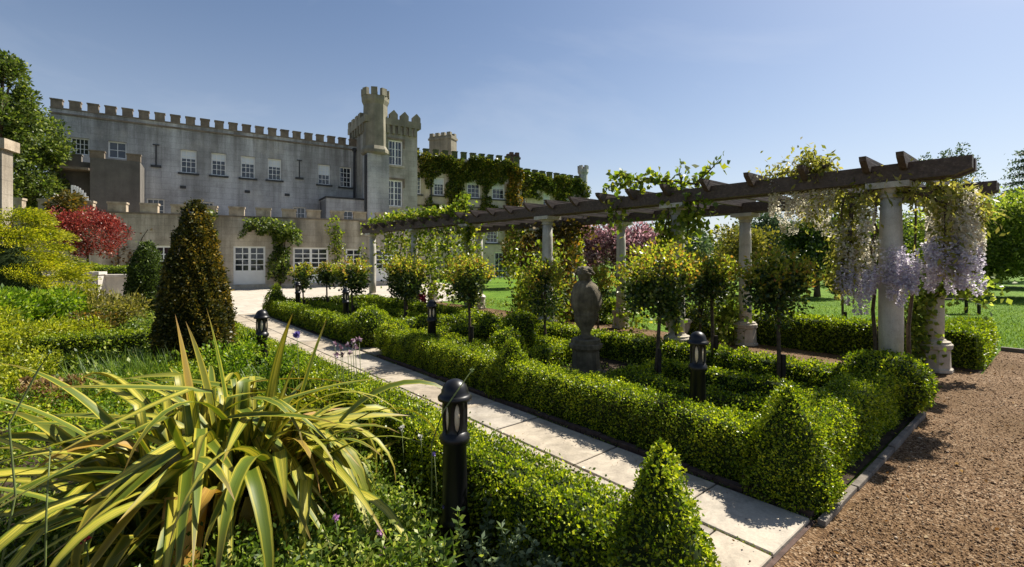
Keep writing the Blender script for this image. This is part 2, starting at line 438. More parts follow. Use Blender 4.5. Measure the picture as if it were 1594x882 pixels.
def phormium_mat():
    m, nt, b = new_mat('variegated_flax_leaf')
    uv = nt.nodes.new('ShaderNodeUVMap')
    sp = nt.nodes.new('ShaderNodeSeparateXYZ')
    nt.links.new(uv.outputs[0], sp.inputs[0])
    oi = nt.nodes.new('ShaderNodeObjectInfo')
    mp = nt.nodes.new('ShaderNodeMapping')
    mp.inputs['Scale'].default_value = (14, .6, 1)
    nt.links.new(uv.outputs[0], mp.inputs[0])
    ad = nt.nodes.new('ShaderNodeVectorMath'); ad.operation = 'ADD'
    nt.links.new(mp.outputs[0], ad.inputs[0])
    cb = nt.nodes.new('ShaderNodeCombineXYZ')
    sc_ = nt.nodes.new('ShaderNodeMath'); sc_.operation = 'MULTIPLY'; sc_.inputs[1].default_value = 50
    nt.links.new(oi.outputs['Random'], sc_.inputs[0])
    nt.links.new(sc_.outputs[0], cb.inputs[2])
    nt.links.new(cb.outputs[0], ad.inputs[1])
    st = noise(nt, 1.0, 3, .6, ad.outputs[0])
    yel = ramp(nt, [(0, (.10, .13, .010)), (.10, (.13, .16, .014)), (.17, (.42, .37, .03)), (.45, (.50, .43, .06)), (.55, (.50, .43, .06)), (.83, (.42, .37, .03)), (.9, (.13, .16, .014)), (1, (.10, .13, .010))], sp.outputs[0])
    grn = ramp(nt, [(0, (.40, .35, .03)), (.12, (.42, .37, .035)), (.2, (.11, .15, .012)), (.5, (.075, .115, .010)), (.8, (.11, .15, .012)), (.88, (.42, .37, .035)), (1, (.40, .35, .03))], sp.outputs[0])
    rnd2 = nt.nodes.new('ShaderNodeMath'); rnd2.operation = 'FRACT'
    m7 = nt.nodes.new('ShaderNodeMath'); m7.operation = 'MULTIPLY'; m7.inputs[1].default_value = 7.31
    nt.links.new(oi.outputs['Random'], m7.inputs[0]); nt.links.new(m7.outputs[0], rnd2.inputs[0])
    edge = mixrgb(nt, ramp(nt, [(.34, (0, 0, 0)), (.42, (1, 1, 1))], rnd2.outputs[0]), yel, grn)
    c = mixrgb(nt, ramp(nt, [(.45, (0, 0, 0)), (.60, (.8, .8, .8))], st), edge, (.10, .135, .012))
    fib = nt.nodes.new('ShaderNodeMapping'); fib.inputs['Scale'].default_value = (60, 2.5, 1)
    nt.links.new(uv.outputs[0], fib.inputs[0])
    fn = noise(nt, 1.0, 4, .7, fib.outputs[0])
    c = mixrgb(nt, .45, c, ramp(nt, [(.3, (.25, .25, .25)), (.7, (.8, .8, .8))], fn), 'OVERLAY')
    bl = noise(nt, 9.0, 5, .7, world_pos(nt))
    c = mixrgb(nt, ramp(nt, [(.66, (0, 0, 0)), (.74, (.8, .8, .8))], bl), c, (.16, .085, .03))
    dr = ramp(nt, [(.88, (0, 0, 0)), (.98, (.7, .7, .7))], oi.outputs['Random'])
    c = mixrgb(nt, dr, c, (.42, .20, .045))
    tip = ramp(nt, [(.86, (0, 0, 0)), (1, (.7, .7, .7))], sp.outputs[1])
    c = mixrgb(nt, tip, c, (.22, .10, .03))
    nt.links.new(c, b.inputs['Base Color'])
    b.inputs['Roughness'].default_value = .48
    b.inputs['Specular IOR Level'].default_value = .4
    t = nt.nodes.new('ShaderNodeBsdfTranslucent')
    nt.links.new(mixrgb(nt, 1.0, c, (1.2, 1.15, .6), 'MULTIPLY'), t.inputs['Color'])
    mx = nt.nodes.new('ShaderNodeMixShader')
    mx.inputs[0].default_value = .3
    nt.links.new(b.outputs[0], mx.inputs[1])
    nt.links.new(t.outputs[0], mx.inputs[2])
    nt.links.new(mx.outputs[0], nt.nodes['Material Output'].inputs['Surface'])
    return m


M['flax'] = phormium_mat()


# ------------------------------------------------------------------ builders
def tag(o, label=None, cat=None, group=None, kind=None):
    if label: o['label'] = label
    if cat: o['category'] = cat
    if group: o['group'] = group
    if kind: o['kind'] = kind
    return o


def root(name, loc, label, cat, group=None, rz=0.0):
    o = bpy.data.objects.new(name, None)
    o.empty_display_size = 0.1
    o.location = loc
    o.rotation_euler = (0, 0, rz)
    COL.objects.link(o)
    return tag(o, label, cat, group)


def base_of(o):
    """world position of the empty at the base of the thing that o belongs to"""
    while o.parent:
        o = o.parent
    return np.array(o.location) if o.type == 'EMPTY' else np.zeros(3)


class MB:
    """collects world-space shapes into one mesh"""

    def __init__(s):
        s.v, s.f, s.n = [], [], 0

    def add(s, verts, faces):
        s.v.extend([tuple(map(float, p)) for p in verts])
        s.f.extend([tuple(i + s.n for i in f) for f in faces])
        s.n += len(verts)

    def box(s, c, ex, ey, ez, hx, hy, hz):
        c, ex, ey, ez = map(np.array, (c, ex, ey, ez))
        vs = [c + ex * a * hx + ey * b * hy + ez * d * hz for a, b, d in
              ((-1, -1, -1), (1, -1, -1), (1, 1, -1), (-1, 1, -1), (-1, -1, 1), (1, -1, 1), (1, 1, 1), (-1, 1, 1))]
        s.add(vs, [(3, 2, 1, 0), (4, 5, 6, 7), (0, 1, 5, 4), (1, 2, 6, 5), (2, 3, 7, 6), (3, 0, 4, 7)])

    def abox(s, x0, x1, y0, y1, z0, z1):
        s.box(((x0 + x1) / 2, (y0 + y1) / 2, (z0 + z1) / 2), (1, 0, 0), (0, 1, 0), (0, 0, 1), (x1 - x0) / 2, (y1 - y0) / 2, (z1 - z0) / 2)

    def gbox(s, u0, u1, v0, v1, z0, z1):
        s.box(G((u0 + u1) / 2, (v0 + v1) / 2, (z0 + z1) / 2), (UX, UY, 0), (VX, VY, 0), (0, 0, 1), (u1 - u0) / 2, (v1 - v0) / 2, (z1 - z0) / 2)

    def lathe(s, c, prof, seg=20, rot=0.0):
        c = np.array(c)
        vs, fs = [], []
        for r, z in prof:
            for k in range(seg):
                a = rot + 2 * math.pi * k / seg
                vs.append(c + (r * math.cos(a), r * math.sin(a), z))
        for i in range(len(prof) - 1):
            for k in range(seg):
                k2 = (k + 1) % seg
                fs.append((i * seg + k, i * seg + k2, (i + 1) * seg + k2, (i + 1) * seg + k))
        fs.append(tuple(reversed(range(seg))))
        fs.append(tuple((len(prof) - 1) * seg + k for k in range(seg)))
        s.add(vs, fs)

    def tube(s, pts, radii, seg=7):
        pts = [np.array(p, float) for p in pts]
        vs, fs = [], []
        for i, p in enumerate(pts):
            d = pts[min(i + 1, len(pts) - 1)] - pts[max(i - 1, 0)]
            d /= (np.linalg.norm(d) + 1e-9)
            a = np.cross(d, (0.31, 0.17, 0.93)) if abs(d[2]) < .9 else np.cross(d, (1, .2, 0))
            a /= (np.linalg.norm(a) + 1e-9)
            b = np.cross(d, a)
            for k in range(seg):
                t = 2 * math.pi * k / seg
                vs.append(p + (a * math.cos(t) + b * math.sin(t)) * radii[i])
        for i in range(len(pts) - 1):
            for k in range(seg):
                k2 = (k + 1) % seg
                fs.append((i * seg + k, i * seg + k2, (i + 1) * seg + k2, (i + 1) * seg + k))
        fs.append(tuple(reversed(range(seg))))
        fs.append(tuple((len(pts) - 1) * seg + k for k in range(seg)))
        s.add(vs, fs)

    def build(s, name, mat, parent=None, smooth=False, bevel=0.0):
        b = base_of(parent) if parent else np.zeros(3)
        me = bpy.data.meshes.new(name)
        me.from_pydata([tuple(np.array(p) - b) for p in s.v], [], s.f)
        me.materials.append(mat)
        if smooth:
            me.polygons.foreach_set('use_smooth', [True] * len(me.polygons))
        me.update()
        o = bpy.data.objects.new(name, me)
        COL.objects.link(o)
        if parent: o.parent = parent
        if bevel:
            md = o.modifiers.new('bevel', 'BEVEL')
            md.width = bevel; md.segments = 2; md.limit_method = 'ANGLE'
        return o


def np_mesh(name, V, Fq, mat, parent=None, smooth=False):
    """V (n,3), Fq (m,3 or 4)"""
    b = base_of(parent) if parent else np.zeros(3)
    V = np.asarray(V, np.float32) - b.astype(np.float32)
    Fq = np.asarray(Fq, np.int32)
    me = bpy.data.meshes.new(name)
    k = Fq.shape[1]
    me.vertices.add(len(V)); me.vertices.foreach_set('co', V.ravel())
    me.loops.add(Fq.size); me.loops.foreach_set('vertex_index', Fq.ravel())
    me.polygons.add(len(Fq))
    me.polygons.foreach_set('loop_start', np.arange(0, Fq.size, k, dtype=np.int32))
    me.polygons.foreach_set('loop_total', np.full(len(Fq), k, np.int32))
    if smooth:
        me.polygons.foreach_set('use_smooth', np.ones(len(Fq), bool))
    me.materials.append(mat)
    me.update(calc_edges=True)
    o = bpy.data.objects.new(name, me)
    COL.objects.link(o)
    if parent: o.parent = parent
    return o


def nrm(a):
    return a / (np.linalg.norm(a, axis=-1, keepdims=True) + 1e-9)


def rdir(n):
    return nrm(RNG.normal(size=(n, 3)))


def leaf_geo(P, N, L, W, spread=0.8, droop=0.0, cup=0.18):
    """a folded diamond leaf at each point: returns verts and quads"""
    n = len(P)
    L = np.broadcast_to(np.asarray(L, float), (n,)) * RNG.uniform(.65, 1.3, n)
    W = np.broadcast_to(np.asarray(W, float), (n,)) * RNG.uniform(.75, 1.25, n)
    A = nrm(np.asarray(N) + rdir(n) * spread + np.array([0, 0, -droop]))
    S = nrm(np.cross(A, rdir(n)))
    U = np.cross(A, S)
    Lc, Wc = L[:, None], W[:, None]
    base = P
    tip = P + A * Lc
    mid = P + A * Lc * .48 + U * Wc * cup
    V = np.stack([base, mid + S * Wc * .5, tip, mid - S * Wc * .5], 1).reshape(-1, 3)
    F = np.arange(4 * n).reshape(n, 4)
    return V, F


def join_geo(parts):
    vs, fs, off = [], [], 0
    for V, F in parts:
        vs.append(V); fs.append(F + off); off += len(V)
    return np.concatenate(vs), np.concatenate(fs)


def wob(P, freq, amp, seed=0):
    """smooth lumpy offset for surface points"""
    r = np.random.default_rng(seed)
    out = np.zeros(len(P))
    for k in range(5):
        d = r.normal(size=3) * freq * (1.0 + .55 * k)
        out += np.sin(P @ d + r.uniform(0, 6.28)) / (1 + .6 * k)
    return out * amp / 2.0


def hedge_profile(w, h, e=.30, n=400):
    th = np.linspace(0, math.pi, n)
    x = w / 2 * np.sign(np.cos(th)) * np.abs(np.cos(th)) ** e
    z = h * np.abs(np.sin(th)) ** e
    nx = np.gradient(z); nzv = -np.gradient(x)
    l = np.hypot(nx, nzv) + 1e-9
    arc = np.concatenate([[0], np.cumsum(np.hypot(np.diff(x), np.diff(z)))])
    return x, z, nx / l, nzv / l, arc


def hedge_run(p0, p1, w, h, dens, leaf, lump=.03, seed=0, ends=True, trim=0.0):
    """leaf and core geometry of one straight clipped hedge from p0 to p1 (xy)"""
    p0, p1 = np.array(p0[:2], float), np.array(p1[:2], float)
    d = p1 - p0
    Ln = np.linalg.norm(d); d /= Ln
    sd = np.array([d[1], -d[0]])
    x, z, nx, nz_, arc = hedge_profile(w, h)
    per = arc[-1]
    n = int(dens * per * Ln)
    a = RNG.uniform(0, per, n)
    t = RNG.uniform(0, Ln, n)
    xi, zi = np.interp(a, arc, x), np.interp(a, arc, z)
    nxi, nzi = np.interp(a, arc, nx), np.interp(a, arc, nz_)
    P = np.stack([p0[0] + d[0] * t + sd[0] * xi, p0[1] + d[1] * t + sd[1] * xi, zi], 1)
    N = np.stack([sd[0] * nxi, sd[1] * nxi, nzi], 1)
    if ends:
        m = int(dens * w * h)
        for e_, q in ((-1, p0), (1, p1)):
            s_ = RNG.uniform(-.5, .5, m) * w * .96
            zz = RNG.uniform(0, 1, m) * h * .98
            bul = .06 * (1 - (2 * s_ / w) ** 2)
            P = np.concatenate([P, np.stack([q[0] + sd[0] * s_ + e_ * d[0] * bul, q[1] + sd[1] * s_ + e_ * d[1] * bul, zz], 1)])
            N = np.concatenate([N, np.tile([e_ * d[0], e_ * d[1], .15], (m, 1))])
    off = wob(P, 5.5, lump, seed) + wob(P, 24, .030, seed + 3) + RNG.normal(0, .013, len(P)) + .016 * (RNG.random(len(P)) < .14) * RNG.uniform(0, 3, len(P))
    P = P + N * off[:, None] - N * leaf * .5
    P[:, 2] = np.maximum(P[:, 2], .01)
    LV = leaf_geo(P, N + np.array([0, 0, .35]), leaf, leaf * .66, 1.7)
    # core
    nseg = max(2, int(Ln / .25) + 1)
    ts = np.linspace(0.02, Ln - .02, nseg)
    idx = np.array([0, 30, 70, 105, 135, 165, 199, 234, 264, 294, 329, 369, 399])
    inset = leaf * .9 + .015
    cx = x[idx] * (1 - 2 * inset / w); cz = z[idx] * (1 - inset / h)
    V = []
    for tt in ts:
        for k in range(len(idx)):
            V.append((p0[0] + d[0] * tt + sd[0] * cx[k], p0[1] + d[1] * tt + sd[1] * cx[k], cz[k]))
    V = np.array(V)
    V = V + np.array([0, 0, 1.0]) * (wob(V, 5.5, lump * .7, seed) * (V[:, 2] > .1))[:, None]
    K = len(idx)
    F = [(i * K + k, i * K + k + 1, (i + 1) * K + k + 1, (i + 1) * K + k) for i in range(nseg - 1) for k in range(K - 1)]
    # closing caps as quads
    for r0 in (0, (nseg - 1) * K):
        for k in range(K // 2):
            F.append((r0 + k, r0 + k + 1, r0 + K - 2 - k, r0 + K - 1 - k))
    return LV, (V, np.array(F))


def hedge(name, runs, label, dens, leaf, mat='box', cat='hedge', group=None, lump=.018):
    """runs: list of (p0,p1,w,h)"""
    c = np.mean([r[0][:2] for r in runs] + [r[1][:2] for r in runs], 0)
    o = root(name, (float(c[0]), float(c[1]), 0), label, cat, group)
    L, C = [], []
    for k, (p0, p1, w, h) in enumerate(runs):
        a, b = hedge_run(p0, p1, w, h, dens, leaf, lump, seed=k + len(label))
        L.append(a); C.append(b)
    V, F = join_geo(L); np_mesh('foliage', V, F, M[mat], o)
    V, F = join_geo(C); np_mesh('core_hull', V, F, M['box_core'], o, True)  # closed hull behind the leaves, its inner shade is in the colour
    return o


def topiary(name, loc, prof, dens, leaf, label, mat='box', cat='topiary', group=None, lump=.03, core='box_core', spread=1.5, trunk=False):
    """prof: list of (r,z) from bottom to top, clipped shape of revolution"""
    o = root(name, loc, label, cat, group)
    r = np.array([p[0] for p in prof]); z = np.array([p[1] for p in prof])
    seg = np.hypot(np.diff(r), np.diff(z))
    area = seg * math.pi * (r[:-1] + r[1:])
    cum = np.concatenate([[0], np.cumsum(area)])
    n = int(dens * cum[-1])
    q = RNG.uniform(0, cum[-1], n)
    ri, zi = np.interp(q, cum, r), np.interp(q, cum, z)
    k = np.clip(np.searchsorted(cum, q) - 1, 0, len(seg) - 1)
    tz, tr = np.diff(z)[k] / seg[k], np.diff(r)[k] / seg[k]
    th = RNG.uniform(0, 2 * math.pi, n)
    N = np.stack([np.cos(th) * tz, np.sin(th) * tz, -tr], 1)
    P = np.stack([loc[0] + np.cos(th) * ri, loc[1] + np.sin(th) * ri, loc[2] + zi], 1)
    off = wob(P, 6, lump, len(label)) + wob(P, 24, .030, 5) + RNG.normal(0, leaf * .4, n) + leaf * .6 * (RNG.random(n) < .12) * RNG.uniform(0, 2, n)
    P = P + N * off[:, None] - N * leaf * .5
    P[:, 2] = np.maximum(P[:, 2], loc[2] + .01)
    V, F = leaf_geo(P, N + np.array([0, 0, .35]), leaf, leaf * .6, spread)
    np_mesh('foliage', V, F, M[mat], o)
    mb = MB()
    ins = leaf * .9 + lump * .9
    mb.lathe(loc, [(max(.004, a - ins), max(0.0, b - (ins if i == len(prof) - 1 else 0))) for i, (a, b) in enumerate(prof)], 18)
    mb.build('core_hull', M[core], o, True)  # solid hull under the leaf shell, coloured dark as its shaded inside
    return o


def blob_leaves(c, rad, nblob, nleaf, leaf, W=.6, bl=(.28, .45), spread=.9, flat=1.0, droop=0.0, fill=.4, zmin=None, up=.3):
    """crown of leaf clumps in an ellipsoid"""
    c, rad = np.array(c, float), np.array(rad, float)
    D = rdir(nblob) * (RNG.uniform(.25, 1, nblob) ** .5)[:, None]
    B = c + D * rad * .78
    R = RNG.uniform(bl[0], bl[1], nblob) * min(rad)
    k = RNG.integers(0, nblob, nleaf)
    N = rdir(nleaf)
    P = B[k] + N * (R[k] * RNG.uniform(0, 1, nleaf) ** fill)[:, None] * np.array([1, 1, flat])
    if zmin is not None:
        keep = P[:, 2] > zmin
        P, N = P[keep], N[keep]
    return leaf_geo(P, N + np.array([0, 0, up]), leaf, leaf * W, spread, droop), B


def trunk_mb(base, top, r0, r1, limbs=(), bend=.05, seg=8):
    mb = MB()
    base, top = np.array(base, float), np.array(top, float)
    mid = (base + top) / 2 + np.array([RNG.normal(0, bend), RNG.normal(0, bend), 0])
    pts = [base, base * .75 + mid * .25, mid, mid * .4 + top * .6, top]
    mb.tube(pts, [r0 * 1.25, r0, (r0 + r1) / 2, r1 * 1.1, r1], seg)
    for q in limbs:
        q = np.array(q, float)
        s = base + (top - base) * RNG.uniform(.55, .95)
        m = (s + q) / 2 + np.array([0, 0, RNG.uniform(0, .1) * np.linalg.norm(q - s)])
        mb.tube([s, m, q], [r1 * .8, r1 * .5, r1 * .2], 5)
    return mb


def tree(name, base, trunk_h, c, rad, label, leafm, nblob, nleaf, leaf, cat='tree', group=None, tr=.1, bark='bark', **kw):
    o = root(name, base, label, cat, group)
    (V, F), B = blob_leaves(c, rad, nblob, nleaf, leaf, **kw)
    np_mesh('crown', V, F, M[leafm], o)
    top = (c[0], c[1], max(base[2] + trunk_h, c[2] - rad[2] * .2))
    mb = trunk_mb(base, top, tr, tr * .5, [b for b in B[:min(len(B), 9)]])
    mb.build('trunk', M[bark], o, True)
    return o


def copy_tree(o, loc=None, rz=None, label=None, parent=None, group=None):
    c = o.copy()
    COL.objects.link(c)
    c.parent = parent
    if loc is not None: c.location = loc
    if rz is not None: c.rotation_euler = (0, 0, rz)
    if label: c['label'] = label
    if group: c['group'] = group
    for ch in list(o.children):
        copy_tree(ch, parent=c)
    return c


def sheet(name, pts, z, mat, kind='structure', cuts=1):
    mb = MB()
    mb.add([(p[0], p[1], z) for p in pts], [tuple(range(len(pts)))])
    o = mb.build(name, mat)
    return tag(o, kind=kind)


def grect(u0, u1, v0, v1):
    return [G(u0, v0), G(u0, v1), G(u1, v1), G(u1, v0)]


def ccw(pts):
    a = sum(pts[i][0] * pts[(i + 1) % len(pts)][1] - pts[(i + 1) % len(pts)][0] * pts[i][1] for i in range(len(pts)))
    return pts if a > 0 else pts[::-1]


exec_order = []
# ================================================================== THE GROUND
sheet('lawn', ccw([(-400, -30), (400, -30), (400, 600), (-400, 600)]), 0.0, M['lawn'])
gravel = sheet('gravel_path', ccw([G(-14, -14), G(-14, 9.0), G(-.22, 9.0), G(-.22, 6.3), G(15.5, 6.3), G(15.5, 3.0), G(.01, 3.0), G(.01, -14)]), .008, M['gravel'])
sheet('terrace', ccw([G(14.9, -4.5), G(14.9, 8.2), G(24, 13.5), G(36, 15), G(36, -9), G(24, -9)]), .012, M['terrace'])
sheet('parterre_soil', ccw(grect(.02, 6.62, .02, 3.3)), .020, M['soil'])
sheet('parterre_soil', ccw(grect(7.5, 14.6, .02, 3.3)), .020, M['soil'])
sheet('flower_bed_soil', ccw([G(-.35, -9.0), G(-.35, -1.48), G(15.0, -1.48), G(19, -4.5), G(19, -14), G(6, -14)]), .016, M['soil'])
sheet('border_soil', ccw(grect(-.2, 4.9, 6.32, 7.2)), .012, M['soil'])

# stone path: individual slabs on a bed of mortar
bed = sheet('stone_path', ccw([G(.0, -1.48), G(.0, .02), G(15, .02), G(15, -1.48)]), .012, M['brickedge'])
r_ = random.Random(5)


def slab_piece(u0, u1, v0, v1, parent):
    g = .009
    mb = MB()
    j = lambda: r_.uniform(-.006, .006)
    z1 = .036 + r_.uniform(-.004, .004)
    b = .006
    pts = [(u0 + g + j(), v0 + g + j()), (u1 - g + j(), v0 + g + j()), (u1 - g + j(), v1 - g + j()), (u0 + g + j(), v1 - g + j())]
    cu, cv = (u0 + u1) / 2, (v0 + v1) / 2
    top = [G(p[0] + b * (1 if p[0] < cu else -1), p[1] + b * (1 if p[1] < cv else -1), z1) for p in pts]
    mid = [G(p[0], p[1], z1 - b) for p in pts]
    bot = [G(p[0], p[1], .013) for p in pts]
    fs = [(3, 2, 1, 0)]
    for k in range(4):
        fs.append((k, (k + 1) % 4, 4 + (k + 1) % 4, 4 + k))
        fs.append((4 + k, 4 + (k + 1) % 4, 8 + (k + 1) % 4, 8 + k))
    mb.add(top + mid + bot, fs)
    mb.build('paving_slab', M['slab'], parent)


for (va, vb, st) in ((-.60, -.02, .62), (-1.46, -.60, .34)):
    u = 0.015
    first = True
    while u < 14.9:
        ln = st if first else r_.uniform(.62, 1.05)
        first = False
        slab_piece(u, min(14.95, u + ln), va, vb, bed)
        u += ln
# slabs of the cross opening between the two parterres
u = 6.68
for k in range(3):
    for q in range(2):
        slab_piece(6.68 + q * .4, 6.68 + (q + 1) * .4, .02 + k * 1.0, 1.0 + k * 1.0 + .02, bed)

# brick edging along the path and stone edging along the gravel
for k in range(30):
    mb = MB()
    ua = .03 + k * .22
    mb.gbox(ua, ua + .212, .022, .085, .01, .052 + r_.uniform(-.006, .006))
    mb.build('edging_brick', M['brickedge'], bed)
for k in range(9):
    mb = MB()
    va = -.01 + k * .36
    mb.gbox(-.058 + r_.uniform(-.006, .006), -.012, va, va + .35, .006, .048 + r_.uniform(-.010, .010))
    mb.build('edging_stone', M['stone_edge'], gravel, bevel=.006)
for k in range(20):
    mb = MB()
    ua = -.22 - (k + 1) * .5
    mb.gbox(ua + .008, ua + .492, 8.98, 9.06, .004, .085 + r_.uniform(-.008, .008))
    mb.build('edging_stone', M['stone_edge'], gravel, bevel=.006)


# loose stones on the gravel near the viewer
def pebbles():
    n = 78000
    P = []
    cand = n * 5
    px = RNG.uniform(.9, 9.0, cand); py = RNG.uniform(1.3, 9.6, cand)
    ru, rv = px - OX, py - OY
    uu = ru * UX + rv * UY; vv = ru * VX + rv * VY
    ok = ((uu < -.09) | ((vv > 3.4) & (uu < .3))) & (vv < 8.9) & (np.abs(px) / py < 1.25)
    w = np.clip(3.2 / np.hypot(px, py), 0, 1) ** 1.2
    ok &= RNG.random(cand) < w
    px, py = px[ok][:n], py[ok][:n]
    n = len(px)
    base = np.array([(1, 0, 0), (0, 1, 0), (-1, 0, 0), (0, -1, 0), (0, 0, 1), (0, 0, -1)], float)
    tri = np.array([(0, 1, 4), (1, 2, 4), (2, 3, 4), (3, 0, 4), (1, 0, 5), (2, 1, 5), (3, 2, 5), (0, 3, 5)])
    s = RNG.lognormal(-5.5, .45, n)
    rot = RNG.uniform(0, 6.28, n)
    V = base[None] * RNG.uniform(.6, 1.35, (n, 6, 1)) * s[:, None, None] * np.stack([np.ones(n), RNG.uniform(.6, 1, n), RNG.uniform(.45, .8, n)], 1)[:, None, :]
    x = V[..., 0] * np.cos(rot)[:, None] - V[..., 1] * np.sin(rot)[:, None]
    y = V[..., 0] * np.sin(rot)[:, None] + V[..., 1] * np.cos(rot)[:, None]
    V = np.stack([x + px[:, None], y + py[:, None], V[..., 2] + .010 + s[:, None] * .25], 2).reshape(-1, 3)
    F = (tri[None] + (np.arange(n) * 6)[:, None, None]).reshape(-1, 3)
    o = np_mesh('loose_gravel', V, F, M['pebble'])
    tag(o, 'loose brown gravel stones scattered over the walk', 'gravel', kind='stuff')
    # a few dry leaves and twigs blown over the stones
    k = 260
    a = RNG.integers(0, n, k)
    P = np.stack([px[a], py[a], np.full(k, .022)], 1)
    V, F = leaf_geo(P, np.tile([0, 0, .1], (k, 1)), .035, .02, .9)
    V[:, 2] = np.clip(V[:, 2], .016, .05)
    o = np_mesh('leaf_litter', V, F, M['dry'])
    tag(o, 'dry fallen leaves scattered on the gravel walk', 'leaf litter', kind='stuff')


pebbles()


# ================================================================== THE CASTLE
class Wall:
    """a vertical wall plane: origin, direction angle; n points to the garden"""

    def __init__(s, ox, oy, ang):
        s.o = np.array([ox, oy]); a = math.radians(ang)
        s.d = np.array([math.cos(a), math.sin(a)]); s.n = np.array([math.sin(a), -math.cos(a)])
        s.d3 = (s.d[0], s.d[1], 0); s.n3 = (s.n[0], s.n[1], 0); s.ang = a

    def pt(s, t, off, z):
        p = s.o + s.d * t + s.n * off
        return (p[0], p[1], z)

    def s_at(s, px, off=0.0):
        t = (px - 797.0) / F_PX
        o = s.o + s.n * off
        return (t * o[1] - o[0]) / (s.d[0] - t * s.d[1])

    def z_at(s, px, py, off=0.0):
        p = s.o + s.d * s.s_at(px, off) + s.n * off
        return CAM_H + (HOR - py) * p[1] / F_PX

    def box(s, mb, t0, t1, o0, o1, z0, z1):
        mb.box(s.pt((t0 + t1) / 2, (o0 + o1) / 2, (z0 + z1) / 2), s.d3, s.n3, (0, 0, 1), abs(t1 - t0) / 2, abs(o1 - o0) / 2, (z1 - z0) / 2)

    def face(s, mb, t0, t1, z0, z1, holes, depth=.22):
        """front face with real openings and their reveals"""
        ts = sorted({t0, t1, *[min(max(x, t0), t1) for h in holes for x in h[:2]]})
        zs = sorted({z0, z1, *[min(max(x, z0), z1) for h in holes for x in h[2:4]]})
        for a, b in zip(ts, ts[1:]):
            for c, d in zip(zs, zs[1:]):
                m, q = (a + b) / 2, (c + d) / 2
                if any(h[0] < m < h[1] and h[2] < q < h[3] for h in holes):
                    continue
                mb.add([s.pt(a, 0, c), s.pt(b, 0, c), s.pt(b, 0, d), s.pt(a, 0, d)], [(0, 1, 2, 3)])
        for h in holes:
            a, b, c, d = h
            mb.add([s.pt(a, 0, c), s.pt(b, 0, c), s.pt(b, 0, d), s.pt(a, 0, d), s.pt(a, -depth, c), s.pt(b, -depth, c), s.pt(b, -depth, d), s.pt(a, -depth, d)],
                   [(0, 4, 5, 1), (1, 5, 6, 2), (2, 6, 7, 3), (3, 7, 4, 0)])


def window(parent, w, t0, t1, z0, z1, cols, rows, rec=.20, fr=.07, bar=.03, sill=True, blind=0.0, name='window', panel=0.0, mull=False, each=False):
    """sash or french window set back in its opening"""
    mb = MB()
    w.box(mb, t0, t0 + fr, -rec, -rec + .06, z0, z1)
    w.box(mb, t1 - fr, t1, -rec, -rec + .06, z0, z1)
    w.box(mb, t0 + fr, t1 - fr, -rec, -rec + .06, z1 - fr, z1)
    w.box(mb, t0 + fr, t1 - fr, -rec, -rec + .06, z0, z0 + fr)
    if panel:
        w.box(mb, t0 + fr, t1 - fr, -rec + .004, -rec + .035, z0 + fr, z0 + panel)
    f = mb.build(name, M['white'], parent)
    a0, a1, b0, b1 = t0 + fr, t1 - fr, z0 + max(fr, panel), z1 - fr
    mb = MB()
    for k in range(1, cols):
        x = a0 + (a1 - a0) * k / cols
        bw = bar * (2.6 if mull and k == cols // 2 else 1)
        w.box(mb, x - bw / 2, x + bw / 2, -rec + .008, -rec + .045, b0, b1)
    for k in range(1, rows):
        x = b0 + (b1 - b0) * k / rows
        w.box(mb, a0, a1, -rec + .010, -rec + .042, x - bar / 2, x + bar / 2)
    mb.build('glazing_bars', M['white'], f)
    if each:
        for i in range(cols):
            for k in range(rows):
                mb = MB()
                w.box(mb, a0 + (a1 - a0) * i / cols, a0 + (a1 - a0) * (i + 1) / cols, -rec - .004, -rec + .004, b0 + (b1 - b0) * k / rows, b0 + (b1 - b0) * (k + 1) / rows)
                mb.build('pane', M['glass'], f)
    else:
        mb = MB()
        w.box(mb, a0, a1, -rec - .006, -rec + .004, b0, b1)
        mb.build('pane', M['glass'], f)
    if blind:
        mb = MB()
        w.box(mb, a0, a1, -rec + .005, -rec + .007, b1 - (b1 - b0) * blind, b1)
        mb.build('blind', M['blind'], f)
    if sill:
        mb = MB()
        w.box(mb, t0 - .14, t1 + .14, -rec + .002, .11, z0 - .11, z0 - .003)
        mb.build('sill', M['lead'], f)
    return f


def merlons(parent, w, t0, t1, z, mw, mh, pitch, depth=.34, mat='merlon', off=0.0, cope=.07, end=True):
    """a row of merlons: each its own part with a coping"""
    n = int((t1 - t0 - mw) / pitch + .5)
    pitch = (t1 - t0 - mw) / max(n, 1)
    proto = None
    for k in range(n + 1):
        c = w.pt(t0 + mw / 2 + k * pitch, off - depth / 2, z)
        b = base_of(parent)
        if proto is None:
            me_mb = MB()
            x, y = np.array(w.d3), np.array(w.n3)
            me_mb.box(np.array((0, 0, (mh - cope) / 2)), x, y, (0, 0, 1), mw / 2, depth / 2, (mh - cope) / 2)
            me_mb.box(np.array((0, 0, mh - cope / 2)), x, y, (0, 0, 1), mw / 2 + .035, depth / 2 + .035, cope / 2)
            me_mb.v = [tuple(np.array(p) + b) for p in me_mb.v]
            proto = me_mb.build('merlon', M[mat], parent)
            o = proto
        else:
            o = proto.copy(); COL.objects.link(o); o.parent = parent
        o.location = tuple(np.array(c) - b)


